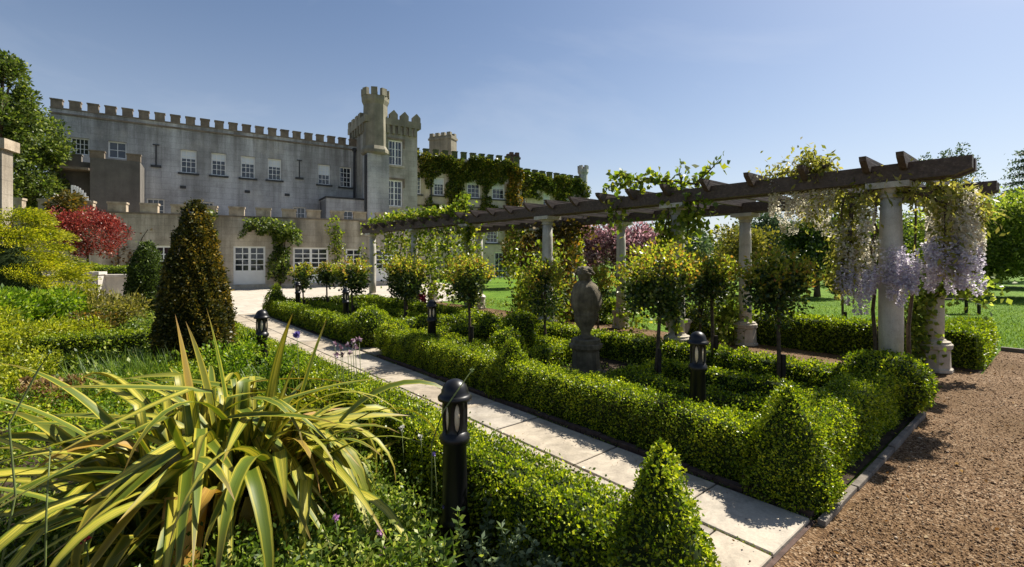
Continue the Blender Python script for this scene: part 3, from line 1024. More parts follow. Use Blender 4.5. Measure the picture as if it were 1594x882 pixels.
# ---- the long grey wing
WA = Wall(-26.5, 27.1, 33.3)
L_A = WA.s_at(555)
ZA = 10.35
wing = root('castle_wing', WA.pt(L_A / 2, 0, 0), 'long grey rendered castle wing with battlements and six sash windows', 'castle')
wins = []
for (xa, xb, ya, yb, cols, rows, bl, sl) in (
        (109, 139, 214, 240, 4, 3, 0, False), (168, 197, 220, 246, 2, 2, 0, False),
        (281, 306, 233, 269, 3, 4, .36, True), (329, 352, 238, 273, 3, 4, .33, True),
        (375, 397, 243, 277, 3, 4, .33, True), (417, 438, 247, 280, 3, 4, .36, True),
        (495, 514, 256, 287, 3, 4, .5, True), (529, 547, 260, 291, 3, 4, .0, True),
        (228, 256, 309, 345, 3, 4, .0, False), (308, 333, 314, 346, 4, 4, .0, False), (456, 476, 322, 350, 3, 3, .0, False)):
    t0, t1 = WA.s_at(xa), WA.s_at(xb)
    xm = (xa + xb) / 2
    wins.append((t0, t1, WA.z_at(xm, yb), WA.z_at(xm, ya), cols, rows, bl, sl))
mb = MB()
WA.face(mb, 0, L_A + 2.5, 0, ZA, [w_[:4] for w_ in wins])
WA.box(mb, 0, .35, -9, -.002, 0, ZA)
WA.box(mb, .35, L_A + 2, -9, -.30, 0, ZA - .55)
WA.box(mb, .35, L_A + 2.4, -.299, -.23, 0, ZA - .002)
mb.build('wall', M['wall'], wing)
mb = MB()
WA.box(mb, -.04, L_A, .003, .07, ZA - .32, ZA - .22)
mb.build('string_course', M['merlon'], wing)
mb = MB()
WA.box(mb, -.03, L_A, -.36, .04, ZA + .003, ZA + .075)
mb.build('parapet_coping', M['merlon'], wing)
merlons(wing, WA, 0, L_A, ZA + .078, .50, .50, .80)
for w_ in wins:
    window(wing, WA, *w_[:6], sill=w_[7], blind=w_[6])
for px, ya, yb in ((243, 226, 257), (466, 250, 276)):
    t = WA.s_at(px)
    za, zb = WA.z_at(px, ya), WA.z_at(px, yb)
    mb = MB()
    WA.box(mb, t - .035, t + .035, .003, .05, zb, za)
    WA.box(mb, t - .17, t + .17, .004, .06, za, za + .06)
    WA.box(mb, t - .27, t + .27, .004, .12, zb - .13, zb)
    mb.build('wall_anchor', M['lead'], wing)
for px, py in ((285, 291), (385, 298), (447, 303)):
    t, z = WA.s_at(px), WA.z_at(px, py)
    mb = MB()
    WA.box(mb, t - .16, t + .16, .003, .06, z - .09, z + .09)
    mb.build('vent', M['lead'], wing)
for px, zt in ((551, ZA - .4),):
    mb = MB()
    mb.tube([WA.pt(WA.s_at(px), .1, .2), WA.pt(WA.s_at(px), .1, zt)], [.09, .09], 8)
    WA.box(mb, WA.s_at(px) - .13, WA.s_at(px) + .13, .01, .22, zt, zt + .25)
    mb.build('drainpipe', M['lead'], wing)

# ---- the tower
P = WA.pt(L_A, 2.8, 0)
WT = Wall(P[0], P[1], 33.3)
TW = 3.85
ZT = 11.75
tower = root('castle_tower', WT.pt(TW / 2, -1.4, 0), 'square castle tower with a tall octagonal corner turret and two windows', 'tower')
twins = []
for (xa, xb, ya, yb) in ((605, 627, 218, 257), (602, 627, 280, 321)):
    xm = (xa + xb) / 2
    twins.append((WT.s_at(xa), WT.s_at(xb), WT.z_at(xm, yb), WT.z_at(xm, ya)))
mb = MB()
WT.face(mb, 0, TW, 0, ZT, twins)
WT.box(mb, .002, TW, -4.4, -.30, 0, ZT - .05)
mb.add([WT.pt(0, 0, 0), WT.pt(0, -4.4, 0), WT.pt(0, -4.4, ZT), WT.pt(0, 0, ZT)], [(0, 3, 2, 1)])
mb.add([WT.pt(TW, 0, 0), WT.pt(TW, -4.4, 0), WT.pt(TW, -4.4, ZT), WT.pt(TW, 0, ZT)], [(0, 1, 2, 3)])
mb.build('wall', M['wall_tower'], tower)
for k, w_ in enumerate(twins):
    f = window(tower, WT, *w_, 4, 4 if k else 3, sill=False, mull=True, fr=.09, bar=.035, blind=0 if k else .0)
    mb = MB()
    WT.box(mb, w_[0] - .1, w_[1] + .1, -.15, .1, w_[2] - .14, w_[2] - .003)
    mb.build('sill', M['coping'], f)
    mb = MB()
    WT.box(mb, w_[0] - .12, w_[1] + .12, .003, .09, w_[3] + .04, w_[3] + .16)
    WT.box(mb, w_[1] + .04, w_[1] + .14, .003, .08, w_[3] - .55, w_[3] + .04)
    mb.build('hood_mould', M['merlon'], f)
# corbelled parapet with pointed merlons
mb = MB()
for a in range(9):
    t = TW * (a + .5) / 9
    WT.box(mb, t - .10, t + .10, .002, .20, ZT - .75, ZT - .12)
for a in range(6):
    q = -4.4 + 4.2 * (a + .5) / 6
    WT.box(mb, -.20, -.002, q - .1, q + .1, ZT - .75, ZT - .12)
mb.build('corbels', M['turret'], tower)
mb = MB()
WT.box(mb, -.22, TW + .22, -.26, .22, ZT - .13, ZT + .35)
WT.box(mb, -.22, .24, -4.6, -.262, ZT - .13, ZT + .35)
WT.box(mb, TW - .2, TW + .222, -4.6, -.262, ZT - .13, ZT + .35)
mb.build('parapet', M['turret'], tower)


def pointed(w, t, o, z, hw, h, depth):
    mb_ = MB()
    x, y = np.array(w.d3), np.array(w.n3)
    pts = []
    for dd in (depth / 2, -depth / 2):
        for a, b in ((-hw, 0), (hw, 0), (hw, h * .55), (0, h), (-hw, h * .55)):
            pts.append(np.array(w.pt(t, o, z)) + x * a + y * dd + np.array((0, 0, b)))
    mb_.add(pts, [(0, 1, 2, 3, 4), (9, 8, 7, 6, 5), (0, 5, 6, 1), (1, 6, 7, 2), (2, 7, 8, 3), (3, 8, 9, 4), (4, 9, 5, 0)])
    return mb_


for t in (1.95, 2.80, 3.75):
    pointed(WT, t, -.02, ZT + .352, .30, .68, .36).build('merlon', M['turret'], tower)
for q in (-4.3, -3.3, -2.3, -1.4):
    mb = MB()
    WT.box(mb, -.2, .2, q - .28, q + .28, ZT + .352, ZT + .8)
    mb.build('merlon', M['turret'], tower)
# buttress and octagonal turret on the near corner
TC = .72
mb = MB()
WT.box(mb, -.06, 1.52, -1.0, .34, 0, 9.3)
mb.build('buttress', M['wall'], tower)
mb = MB()
mb.lathe(WT.pt(TC, -.35, 0), [(.95, 9.302), (1.06, 9.42), (1.06, 9.62), (.90, 9.9), (.86, 12.95), (.98, 13.25), (1.0, 13.55), (.97, 13.56), (.97, 13.4)], 8, WT.ang + math.pi / 8)
mb.build('turret', M['turret'], tower)
for k in range(8):
    a = WT.ang + math.pi / 8 + k * math.pi / 4
    a2 = a
    mb = MB()
    c = np.array(WT.pt(TC, -.35, 13.82)) + np.array((math.cos(a2) * .88, math.sin(a2) * .88, 0))
    mb.box(c, (math.cos(a2), math.sin(a2), 0), (-math.sin(a2), math.cos(a2), 0), (0, 0, 1), .12, .22, .26)
    mb.build('merlon', M['turret'], tower)
mb = MB()
mb.tube([WT.pt(-.14, .1, .2), WT.pt(-.14, .1, 9.2)], [.09, .09], 8)
mb.build('drainpipe', M['lead'], tower)
mb = MB()
mb.tube([WT.pt(TW + .08, -1.2, .2), WT.pt(TW + .08, -1.2, 9.2)], [.065, .065], 8)
mb.build('drainpipe', M['lead'], tower)

# ---- the ivy-covered wing
WI = Wall(-8.2, 39.4, 23.0)
t_end = WI.s_at(808)
ZI = 10.35
iwing = root('castle_wing', WI.pt(t_end / 2, 0, 0), 'cream castle wing under dark ivy, beside the square tower', 'castle')
iw = []
for (xa, xb, ya, yb, bl) in ((643, 656, 273, 302, .0), (675, 692, 276, 304, .35), (727, 748, 278, 308, .28), (766, 786, 280, 310, .45),
                             (757, 776, 352, 378, .2), (655, 672, 350, 380, .2), (770, 790, 392, 432, 0)):
    xm = (xa + xb) / 2
    iw.append((WI.s_at(xa), WI.s_at(xb), WI.z_at(xm, yb), WI.z_at(xm, ya), 3, 4, bl))
mb = MB()
WI.face(mb, -1.5, t_end, 0, ZI, [q[:4] for q in iw])
WI.box(mb, -1.5, t_end - .01, -9, -.30, 0, ZI - .4)
mb.add([WI.pt(t_end, 0, 0), WI.pt(t_end, -9, 0), WI.pt(t_end, -9, ZI), WI.pt(t_end, 0, ZI)], [(0, 1, 2, 3)])
mb.build('wall', M['wall_wing'], iwing)
merlons(iwing, WI, 0, t_end, ZI + .003, .46, .62, .80, mat='ivymerlon')
for q in iw:
    window(iwing, WI, *q[:6], blind=q[6], sill=True, fr=.11)
mb = MB()
WI.box(mb, -1.4, t_end, .003, .08, 6.1, 6.22)
mb.build('string_course', M['merlon'], iwing)
mb = MB()
mb.tube([WI.pt(WI.s_at(671), .09, .2), WI.pt(WI.s_at(671), .09, ZI - .2)], [.07, .07], 8)
mb.build('drainpipe', M['lead'], iwing)
# rooftop stacks
for (px0, px1, yt, yb, Yd, mat_, nm) in ((668, 704, 213, 246, 45.5, 'turret', 'crenellated_stack'), (793, 809, 241, 262, 45.0, 'brickedge', 'chimney')):
    X0, X1 = (px0 - 797) * Yd / F_PX, (px1 - 797) * Yd / F_PX
    zt, zb = CAM_H + (HOR - yt) * Yd / F_PX, 9.2
    mb = MB()
    WS = Wall(X0, Yd, -22 if nm != 'chimney' else 20)
    ln = (X1 - X0) / math.cos(WS.ang)
    WS.box(mb, 0, ln, -1.1, 0, zb, zt)
    WS.box(mb, -.08, ln + .08, -1.18, .08, zt - .35, zt - .15)
    nm_ = 4 if nm != 'chimney' else 2
    for k in range(nm_):
        a = -.05 + (ln + .1) * (k + .2) / nm_
        WS.box(mb, a, a + (ln + .1) / nm_ * .62, -.3, .05, zt + .002, zt + .3)
        WS.box(mb, a, a + (ln + .1) / nm_ * .62, -1.15, -.8, zt + .002, zt + .3)
    mb.build(nm, M[mat_], iwing)

# ---- the farther wing
WF = Wall(.65, 48.0, 36.5)
t_f = WF.s_at(912)
ZF = 10.35
fwing = root('castle_wing', WF.pt(t_f / 2, 0, 0), 'farthest castle wing with ivy-hung battlements and a slim round turret at its end', 'castle')
fw = []
for (xa, xb, ya, yb) in ((806, 820, 296, 318), (846, 858, 301, 320), (880, 892, 304, 320)):
    xm = (xa + xb) / 2
    fw.append((WF.s_at(xa), WF.s_at(xb), WF.z_at(xm, yb), WF.z_at(xm, ya), 3, 3, .5))
mb = MB()
WF.face(mb, -1, t_f, 0, ZF, [q[:4] for q in fw])
WF.box(mb, -1, t_f - .01, -9, -.30, 0, ZF - .4)
mb.add([WF.pt(t_f, 0, 0), WF.pt(t_f, -9, 0), WF.pt(t_f, -9, ZF), WF.pt(t_f, 0, ZF)], [(0, 1, 2, 3)])
mb.build('wall', M['wall_wing'], fwing)
merlons(fwing, WF, 0, t_f, ZF + .003, .55, .62, 1.0, mat='ivymerlon')
for q in fw:
    window(fwing, WF, *q[:6], blind=q[6], fr=.11)
mb = MB()
cpt = WF.pt(t_f - .35, -.1, 0)
mb.lathe(cpt, [(.5, 0), (.5, 11.2), (.62, 11.45), (.62, 11.8), (.58, 11.81)], 14)
mb.build('turret', M['wall'], fwing)
for k in range(5):
    a = k * 2 * math.pi / 5 + .3
    mb = MB()
    mb.box((cpt[0] + math.cos(a) * .5, cpt[1] + math.sin(a) * .5, 12.0), (math.cos(a), math.sin(a), 0), (-math.sin(a), math.cos(a), 0), (0, 0, 1), .1, .2, .2)
    mb.build('merlon', M['wall'], fwing)

# ---- dark side block in front of the long wing
WD = Wall(*WA.pt(WA.s_at(92), 2.6, 0)[:2], 33.3)
ta, tb = WD.s_at(140), WD.s_at(218)
zd = WD.z_at(190, 249)
dblock = root('castle_block', WD.pt((ta + tb) / 2, -.5, 0), 'dark windowless crenellated block standing against the grey wing', 'castle')
mb = MB()
WD.box(mb, ta, tb, -2.58, 0, 0, zd)
WD.box(mb, WD.s_at(80), ta - .01, -2.58, -.9, 3.2, zd - .15)
mb.build('wall', M['wall_dark'], dblock)
merlons(dblock, WD, ta - .02, tb + .02, zd + .003, .62, .42, 1.15, .4, 'merlon')
merlons(dblock, WD, WD.s_at(80), ta - .5, zd - .147, .55, .42, 1.0, .4, 'wall_dark', -.9)
mb = MB()
WD.box(mb, WD.s_at(88), ta - .02, -.9, .25, WD.z_at(110, 263), WD.z_at(110, 263) + .12)
mb.build('canopy', M['merlon'], dblock)
# curved white slatted screen beside the block
scr = root('slatted_screen', WD.pt(WD.s_at(128), 1.0, 3.0), 'curved white slatted screen beside the dark block above the red maple', 'screen')
for k in range(9):
    f = k / 8
    t = WD.s_at(112, 1.2) + (WD.s_at(143, 1.2) - WD.s_at(112, 1.2)) * f
    h = 4.55 + 1.0 * (1 - f ** 2.2)
    mb = MB()
    WD.box(mb, t - .04, t + .04, 1.15 - .1 * f, 1.2 - .1 * f, 3.9, h)
    mb.build('slat', M['white'], scr)
mb = MB()
WD.box(mb, WD.s_at(112, 1.2) - .1, WD.s_at(143, 1.2) + .1, .95, 1.04, 4.05, 4.13)
WD.box(mb, WD.s_at(112, 1.2) - .1, WD.s_at(143, 1.2) + .1, .95, 1.04, 0, 4.0)
mb.build('rail', M['wall_low'], scr)

# ---- low garden front with french windows
WL = Wall(-21.2, 23.35, 25.2)
tl1 = WL.s_at(668)
ZL = 4.0
front = root('garden_building', WL.pt(tl1 / 2, 0, 0), 'low crenellated garden front with white french windows facing the terrace', 'building')
fwin = []
for (xa, xb, ya, yb, cols, rows, panel) in ((363, 413, 383, 449, 4, 4, 1.0), (456, 511, 385, 446, 4, 4, 1.15), (538, 563, 387, 440, 2, 4, .9), (584, 625, 388, 437, 4, 4, .8), (240, 268, 382, 440, 2, 3, .8)):
    xm = (xa + xb) / 2
    fwin.append((WL.s_at(xa), WL.s_at(xb), max(.03, WL.z_at(xm, yb)) if yb < 449 else .03, WL.z_at(xm, ya), cols, rows, panel))
mb = MB()
WL.face(mb, -3, tl1, 0, ZL, [q[:4] for q in fwin])
WL.box(mb, -3, tl1 - .01, -4.0, -.30, 0, ZL - .25)
mb.add([WL.pt(tl1, 0, 0), WL.pt(tl1, -4, 0), WL.pt(tl1, -4, ZL), WL.pt(tl1, 0, ZL)], [(0, 1, 2, 3)])
mb.build('wall', M['wall_low'], front)
mb = MB()
WL.box(mb, -3, tl1 + .05, -.34, .06, ZL + .003, ZL + .07)
mb.build('parapet_coping', M['merlon'], front)
merlons(front, WL, -3, tl1, ZL + .073, .74, .50, 1.30, .40, 'frontmerlon', 0, .10)
for q in fwin:
    window(front, WL, *q[:6], sill=False, panel=q[6], mull=q[4] == 4, fr=.10, bar=.05, name='french_window', each=True, rec=.14)
mb = MB()
WL.box(mb, -3, tl1, .003, .05, 0.0, .25)
mb.build('base_course', M['coping'], front)
# porch between the front and the tower
WP = Wall(*WA.pt(WA.s_at(505), 2.2, 0)[:2], 33.3)
pa, pb = WP.s_at(508), WP.s_at(568)
zp = WP.z_at(530, 309)
porch = root('porch_block', WP.pt((pa + pb) / 2, 0, 0), 'small flat-topped block with a low window at the foot of the tower', 'building')
pw = (WP.s_at(532), WP.s_at(566), WP.z_at(549, 346), WP.z_at(549, 328))
mb = MB()
WP.face(mb, pa, pb, 0, zp, [pw])
WP.box(mb, pa, pb - .01, -2.15, -.30, 0, zp - .1)
mb.add([WP.pt(pa, 0, 0), WP.pt(pa, -2.15, 0), WP.pt(pa, -2.15, zp), WP.pt(pa, 0, zp)], [(0, 3, 2, 1)])
mb.build('wall', M['wall'], porch)
mb = MB()
WP.box(mb, pa - .06, pb, -2.2, .07, zp + .003, zp + .12)
mb.build('coping', M['lead'], porch)
window(porch, WP, *pw, 4, 2, sill=False)

# ---- stone loggia at the edge of the view
WG = Wall(-16.2, 11.6, 20.0)
lg0, lg1 = 0.0, WG.s_at(3)
log = root('stone_loggia', WG.pt(lg1 - 1.6, -.3, 0), 'pale stone loggia with an arched opening beyond the yellow conifer', 'building')
mb = MB()
zt = WG.z_at(10, 232)
sp, ar = WG.z_at(10, 330), 1.15
c_t = lg1 - .28 - ar
n = 14
arc_ = [(c_t + ar * math.cos(math.pi * k / n), sp + ar * math.sin(math.pi * k / n)) for k in range(n + 1)]
for off in (0, -.45):
    for k in range(n):
        (a, b), (c, d) = arc_[k], arc_[k + 1]
        mb.add([WG.pt(a, off, b), WG.pt(c, off, d), WG.pt(c, off, zt), WG.pt(a, off, zt)], [(0, 1, 2, 3)])
for k in range(n):
    (a, b), (c, d) = arc_[k], arc_[k + 1]
    mb.add([WG.pt(a, 0, b), WG.pt(c, 0, d), WG.pt(c, -.45, d), WG.pt(a, -.45, b)], [(0, 1, 2, 3)])
WG.box(mb, lg1 - .28, lg1, -.45, 0, 0, zt)
WG.box(mb, c_t - ar - .35, c_t - ar, -.45, 0, 0, zt)
mb.build('arch', M['wall_low'], log)
mb = MB()
WG.box(mb, c_t - ar - .45, lg1 + .1, -.55, .1, zt + .003, zt + .28)
mb.build('cornice', M['frontmerlon'], log)
mb = MB()
WG.box(mb, c_t - ar - .3, WG.s_at(-6, -.9), -1.0, -.9, 0, zt - .1)
mb.build('rear_wall', M['terracotta'], log)


# ================================================================== IVY AND WALL PLANTS
def wall_plant(name, w, spans, label, leafm, dens, leaf, cat='ivy', off=.12, thick=.18, stems=(), group=None):
    """spans: function list (t, z) polygons as boxes with soft edges: (t0,t1,z0,z1,weight)"""
    c = spans[0]
    o = root(name, w.pt((c[0] + c[1]) / 2, 0, 0), label, cat, group)
    Ps = []
    for (t0, t1, z0, z1, wt) in spans:
        n = int((t1 - t0) * (z1 - z0) * dens * wt)
        t = RNG.uniform(t0, t1, n); z = RNG.uniform(z0, z1, n)
        edge = np.minimum.reduce([t - t0, t1 - t, z - z0, (z1 - z)])
        nz_ = np.sin(t * 2.3 + 1.7 * np.sin(z * 1.9)) + np.sin(z * 3.1 + t * 1.1) + .8 * np.sin(t * 6.1 - z * 4.7)
        keep = edge + .17 * nz_ > .12
        t, z, q = t[keep], z[keep], nz_[keep]
        of = off * .3 + thick * RNG.random(len(t)) * (1 + .35 * q)
        Ps.append(np.stack([w.o[0] + w.d[0] * t + w.n[0] * of, w.o[1] + w.d[1] * t + w.n[1] * of, z], 1))
    P = np.concatenate(Ps)
    V, F = leaf_geo(P, np.tile([w.n[0], w.n[1], -.25], (len(P), 1)), leaf, leaf * .8, .9)
    np_mesh('foliage', V, F, M[leafm], o)
    if stems:
        for (ta, za, tb, zb) in stems:
            mb_ = MB()
            k = 6
            pts = [w.pt(ta + (tb - ta) * i / k + RNG.normal(0, .08), .06, za + (zb - za) * i / k) for i in range(k + 1)]
            mb_.tube(pts, np.linspace(.05, .015, k + 1), 5)
            mb_.build('stem', M['bark'], o, True)
    return o


s_ = WI.s_at
wall_plant('ivy', WI, [
    (s_(646), s_(812), 8.5, ZI + .30, 1), (s_(660), s_(812), 9.2, ZI + .1, 1), (s_(692), s_(727), 4.2, 9.2, 1), (s_(748), s_(767), 4.2, 9.2, 1),
    (s_(700), s_(808), 8.2, 9.2, 1), (s_(672), s_(800), 5.3, 6.35, .8), (s_(786), s_(806), 3.0, 8.8, .7), (s_(660), s_(676), 5.2, 8.7, .5)],
    'dense dark green ivy over the upper wall of the cream wing', 'ivy', 330, .21, stems=[(s_(740), 0, s_(760), 8), (s_(700), 0, s_(710), 8)], thick=.3)
wall_plant('ivy', WI, [(s_(784), s_(811), 3.2, 9.9, .9)], 'gold and red autumnal creeper down the corner of the cream wing', 'ivy_gold', 170, .24, 'creeper', off=.35, thick=.28)
s_ = WF.s_at
wall_plant('ivy', WF, [(s_(804), s_(914), 8.5, ZF + .30, 1), (s_(812), s_(905), 9.2, ZF + .3, 1), (s_(808), s_(840), 7.9, 9.2, .9), (s_(858), s_(880), 5.5, 9, 1), (s_(892), s_(911), 3, 9, 1)],
           'ragged ivy hanging from the battlements of the farthest wing', 'ivy', 240, .25, stems=[(s_(885), 0, s_(880), 8)], thick=.35)
s_ = WL.s_at
wall_plant('climbing_shrub', WL, [(s_(372), s_(466), 2.75, 3.95, 1), (s_(416), s_(452), .3, 3.4, 1.3), (s_(398), s_(470), 2.5, 3.4, .8)],
           'leafy wall climber between the two wide french windows', 'tree', 360, .18, 'climber', thick=.75, stems=[(s_(434), 0, s_(430), 3), (s_(436), 0, s_(445), 3.2)])
wall_plant('climbing_shrub', WL, [(s_(505), s_(537), 1.6, 4.2, .8), (s_(515), s_(530), .4, 3.0, .9), (s_(555), s_(575), .3, 3.8, .8)],
           'thin yellow-green climber beside the narrow french window', 'vine', 130, .18, 'climber', thick=.4, stems=[(s_(520), 0, s_(520), 3.5)])
wall_plant('climbing_shrub', WL, [(s_(300), s_(342), 1.2, 4.3, 1.2)],
           'dark ivy clump on the garden front behind the bronze yew', 'ivy', 190, .2, 'climber', thick=.5)
wall_plant('climbing_shrub', WL, [(s_(160), s_(232), 1.1, 2.3, .45), (s_(185), s_(235), 2.5, 3.4, .22)],
           'sparse brown creeper on the garden front beside the red maple', 'dry', 150, .16, 'climber', thick=.15, stems=[(s_(175), .5, s_(235), 3.2), (s_(190), .5, s_(225), 2.4), (s_(170), .6, s_(200), 3.3)])


# ================================================================== PERGOLA
perg = root('pergola', G(7.5, 4.75, 0), 'long pergola of dark timber beams on two rows of pale stone columns', 'pergola')
VN, VF = 3.5, 6.0
ZC = 2.58


def column(u, v):
    b = G(u, v)
    mb_ = MB()
    mb_.lathe(b, [(.116, .50), (.119, .9), (.116, 1.5), (.108, 2.1), (.099, 2.40)], 20)
    shaft = mb_.build('column', M['column'], perg, True)
    mb_ = MB()
    mb_.lathe(b, [(.100, 2.402), (.118, 2.41), (.118, 2.435), (.104, 2.445), (.15, 2.50), (.17, 2.505)], 20)
    mb_.box((b[0], b[1], 2.54), (UX, UY, 0), (VX, VY, 0), (0, 0, 1), .20, .20, .034)
    mb_.build('capital', M['column'], shaft, False)
    mb_ = MB()
    mb_.lathe(b, [(.215, .40), (.215, .425), (.19, .445), (.19, .465), (.15, .475), (.130, .498)], 20)
    mb_.lathe(b, [(.225, .02), (.225, .06), (.20, .08), (.19, .34), (.215, .36), (.215, .399)], 8, math.pi / 8 + U_ANG)
    mb_.build('plinth', M['plinth'], shaft, False)
    return shaft


US_N = (.30, 3.03, 6.0, 8.85, 11.7, 14.7)
US_F = (.27, 3.05, 6.0, 8.9, 11.8, 14.8)
for u in US_N: column(u, VN)
for u in US_F: column(u, VF)
# twin beams over each row, built of lengths butted at the columns
cuts = (-.40, 3.03, 8.85, 15.2)
for v0 in (VN, VF):
    for dv in (-.13, .13):
        for ua, ub in zip(cuts, cuts[1:]):
            e0 = ua if ua == cuts[0] else ua + .006
            mb = MB()
            L2 = (ub - e0) / 2
            a = G((e0 + ub) / 2, v0 + dv, 0)
            # chamfered tail at the free ends
            pf = [(-L2, .06 if ua == cuts[0] else 0), (-L2, .19), (L2, .19), (L2, .06 if ub == cuts[-1] else 0)]
            if ub == cuts[-1]: pf.append((L2 - .14, 0))
            if ua == cuts[0]: pf.append((-L2 + .14, 0))
            pts = [np.array((UX, UY, 0)) * x + np.array((VX, VY, 0)) * s * .055 + np.array((a[0], a[1], ZC + z)) for s in (1, -1) for x, z in pf]
            k = len(pf)
            mb.add(pts, [tuple(range(k)), tuple(reversed(range(k, 2 * k)))] + [(i, i + k, (i + 1) % k + k, (i + 1) % k) for i in range(k)])
            b_ = mb.build('beam', M['wood'], perg)
# rafters across both rows, sharing one mesh
HV = (VF - VN) / 2 + .42
pf = [(-HV, .165), (-HV + .02, .115), (-HV + .10, .05), (-HV + .17, 0), (HV - .17, 0), (HV - .10, .05), (HV - .02, .115), (HV, .165)]
rm = MB()
k = len(pf)
pts = [(x, s * .034, z) for s in (-1, 1) for x, z in pf]
rm.add(pts, [tuple(range(k)), tuple(reversed(range(k, 2 * k)))] + [(i, (i + 1) % k, (i + 1) % k + k, i + k)[::-1] for i in range(k)])
raf = rm.build('rafter', M['wood'])
raf.parent = perg
pb_ = np.array(perg.location)
us = [.14, .47] + [1.12 + .645 * q for q in range(22)]
for i, u in enumerate(us):
    o = raf if i == 0 else raf.copy()
    if i:
        COL.objects.link(o); o.parent = perg
    o.location = tuple(np.array(G(u, (VN + VF) / 2, ZC + .115)) - pb_)
    o.rotation_euler = (0, 0, V_ANG + random.uniform(-.006, .006))


# ================================================================== HEDGES OF THE PARTERRES
hw, hh = .40, .46
hedge('box_hedge', [
    (G(.28, .30), G(6.55, .30), hw, hh), (G(.32, .30), G(.32, 3.2), hw + .04, hh)],
    'thick clipped box hedge along the stone path and gravel around the nearest parterre', 9000, .021)
hedge('box_hedge', [(G(.2, 3.12), G(6.5, 3.12), .42, .42), (G(6.40, .4), G(6.40, 3.0), .36, .42)],
      'clipped box hedge closing the back of the nearest parterre before the pergola', 3400, .032)
topiary('box_ball', G(.28, 3.15), [(.26, .02), (.40, .2), (.42, .40), (.34, .56), (.16, .63), (.01, .645)], 4600, .03, 'rounded box clump at the foot of the wisteria column', cat='shrub')
inner = [
    ((.75, 1.30), (2.55, 1.30), 'short inner box hedge behind the bollard nearest the gravel'),
    ((4.0, 1.15), (6.1, 1.15), 'inner box hedge crossing behind the second bollard'),
    ((.8, 2.25), (2.6, 2.25), 'inner box hedge between the two nearest rose standards and the pergola'),
    ((4.0, 2.25), (6.1, 2.25), 'inner box hedge beyond the stone statue'),
    ((2.45, .7), (2.45, 2.4), 'cross-running inner box hedge on the gravel side of the statue'),
    ((4.2, .7), (4.2, 2.6), 'cross-running inner box hedge on the castle side of the statue')]
for a, b, lb in inner:
    hedge('box_hedge', [(G(*a), G(*b), .26, .33)], lb, 4200, .028, group='inner hedges of the near parterre')
hedge('box_hedge', [
    (G(7.55, .30), G(14.5, .30), hw, hh), (G(7.7, .3), G(7.7, 3.0), hw, hh), (G(14.3, .3), G(14.3, 3.0), hw, hh), (G(7.6, 3.1), G(14.4, 3.1), hw, hh)],
    'clipped box hedge framing the second parterre nearer the castle', 2000, .042, 'box_far')
for a, b, lb in (((8.1, 1.2), (10.3, 1.2), 'inner box hedge of the castle-side parterre near its path'), ((8.1, 2.1), (10.3, 2.1), 'inner box hedge of the castle-side parterre near the pergola'),
                 ((11.3, 1.3), (13.9, 1.3), 'inner box hedge at the terrace end of the castle-side parterre'), ((11.3, 2.2), (13.9, 2.2), 'inner box hedge before the farthest rose standards')):
    hedge('box_hedge', [(G(*a), G(*b), .34, .38)], lb, 1700, .045, 'box_far', group='inner hedges of the far parterre')
# clipped cones and balls
cone = lambda r, h: [(r * .92, .02), (r, h * .12), (r * .88, h * .34), (r * .68, h * .56), (r * .46, h * .76), (r * .25, h * .91), (r * .12, h * .97), (.01, h)]
ball = lambda r, z0: [(.05, z0 - r), (r * .6, z0 - r * .8), (r * .95, z0 - r * .3), (r, z0), (r * .87, z0 + r * .5), (r * .5, z0 + r * .86), (.02, z0 + r)]
topiary('box_cone', G(.25, .27), cone(.31, .80), 11500, .020, 'clipped box cone on the hedge corner between path and gravel')
topiary('box_cone', G(.04, -1.70), cone(.29, .96), 12500, .019, 'tall clipped box cone at the near end of the path')
topiary('box_cone', G(3.35, .30), cone(.30, .74), 8500, .023, 'clipped box cone rising from the hedge in front of the statue')
topiary('box_cone', G(14.35, .30), cone(.36, .95), 2200, .045, 'small clipped box cone at the terrace end of the far hedge', 'box_far')
topiary('box_ball', G(6.62, .34), ball(.32, .3), 3200, .036, 'clipped box ball at the opening end of the near hedge', 'box')
topiary('box_ball', G(7.65, .36), ball(.42, .34), 2600, .04, 'broad clipped box ball where the far hedge begins', 'box_far')
topiary('box_ball', G(5.35, 2.15), ball(.34, .40), 3400, .034, 'clipped box ball among the inner hedges beyond the statue', 'box')
topiary('box_ball', G(4.35, 1.05), ball(.27, .40), 3600, .032, 'smaller clipped box ball between the statue and the second bollard', 'box')
topiary('box_ball', G(6.0, 2.0), ball(.27, .38), 3000, .034, 'small clipped box ball by the standard rose next to the opening', 'box')
# far border hedges behind the pergola
hedge('box_hedge', [(G(.35, 6.55), G(4.6, 6.55), .5, .62)], 'dark box hedge behind the far columns bordering the lawn', 2400, .042, 'box_far')
hedge('box_hedge', [(G(.10, 6.6), G(.10, 8.7), .56, .60)], 'box hedge end by the lawn edge beyond the ivy column', 3000, .038, 'box_far')
hedge('box_hedge', [(G(6.6, 6.65), G(10.2, 6.65), .6, .62)], 'box hedge behind the pergola midway to the castle', 1700, .05, 'box_far')
# hedge along the bed side of the path
hedge('box_hedge', [(G(.15, -1.64), G(3.6, -1.64), .40, .53), (G(3.55, -1.66), G(6.0, -1.68), .44, .48), (G(5.95, -1.72), G(9.5, -1.75), .44, .44)],
      'clipped box hedge between the stone path and the flower bed', 9500, .021)


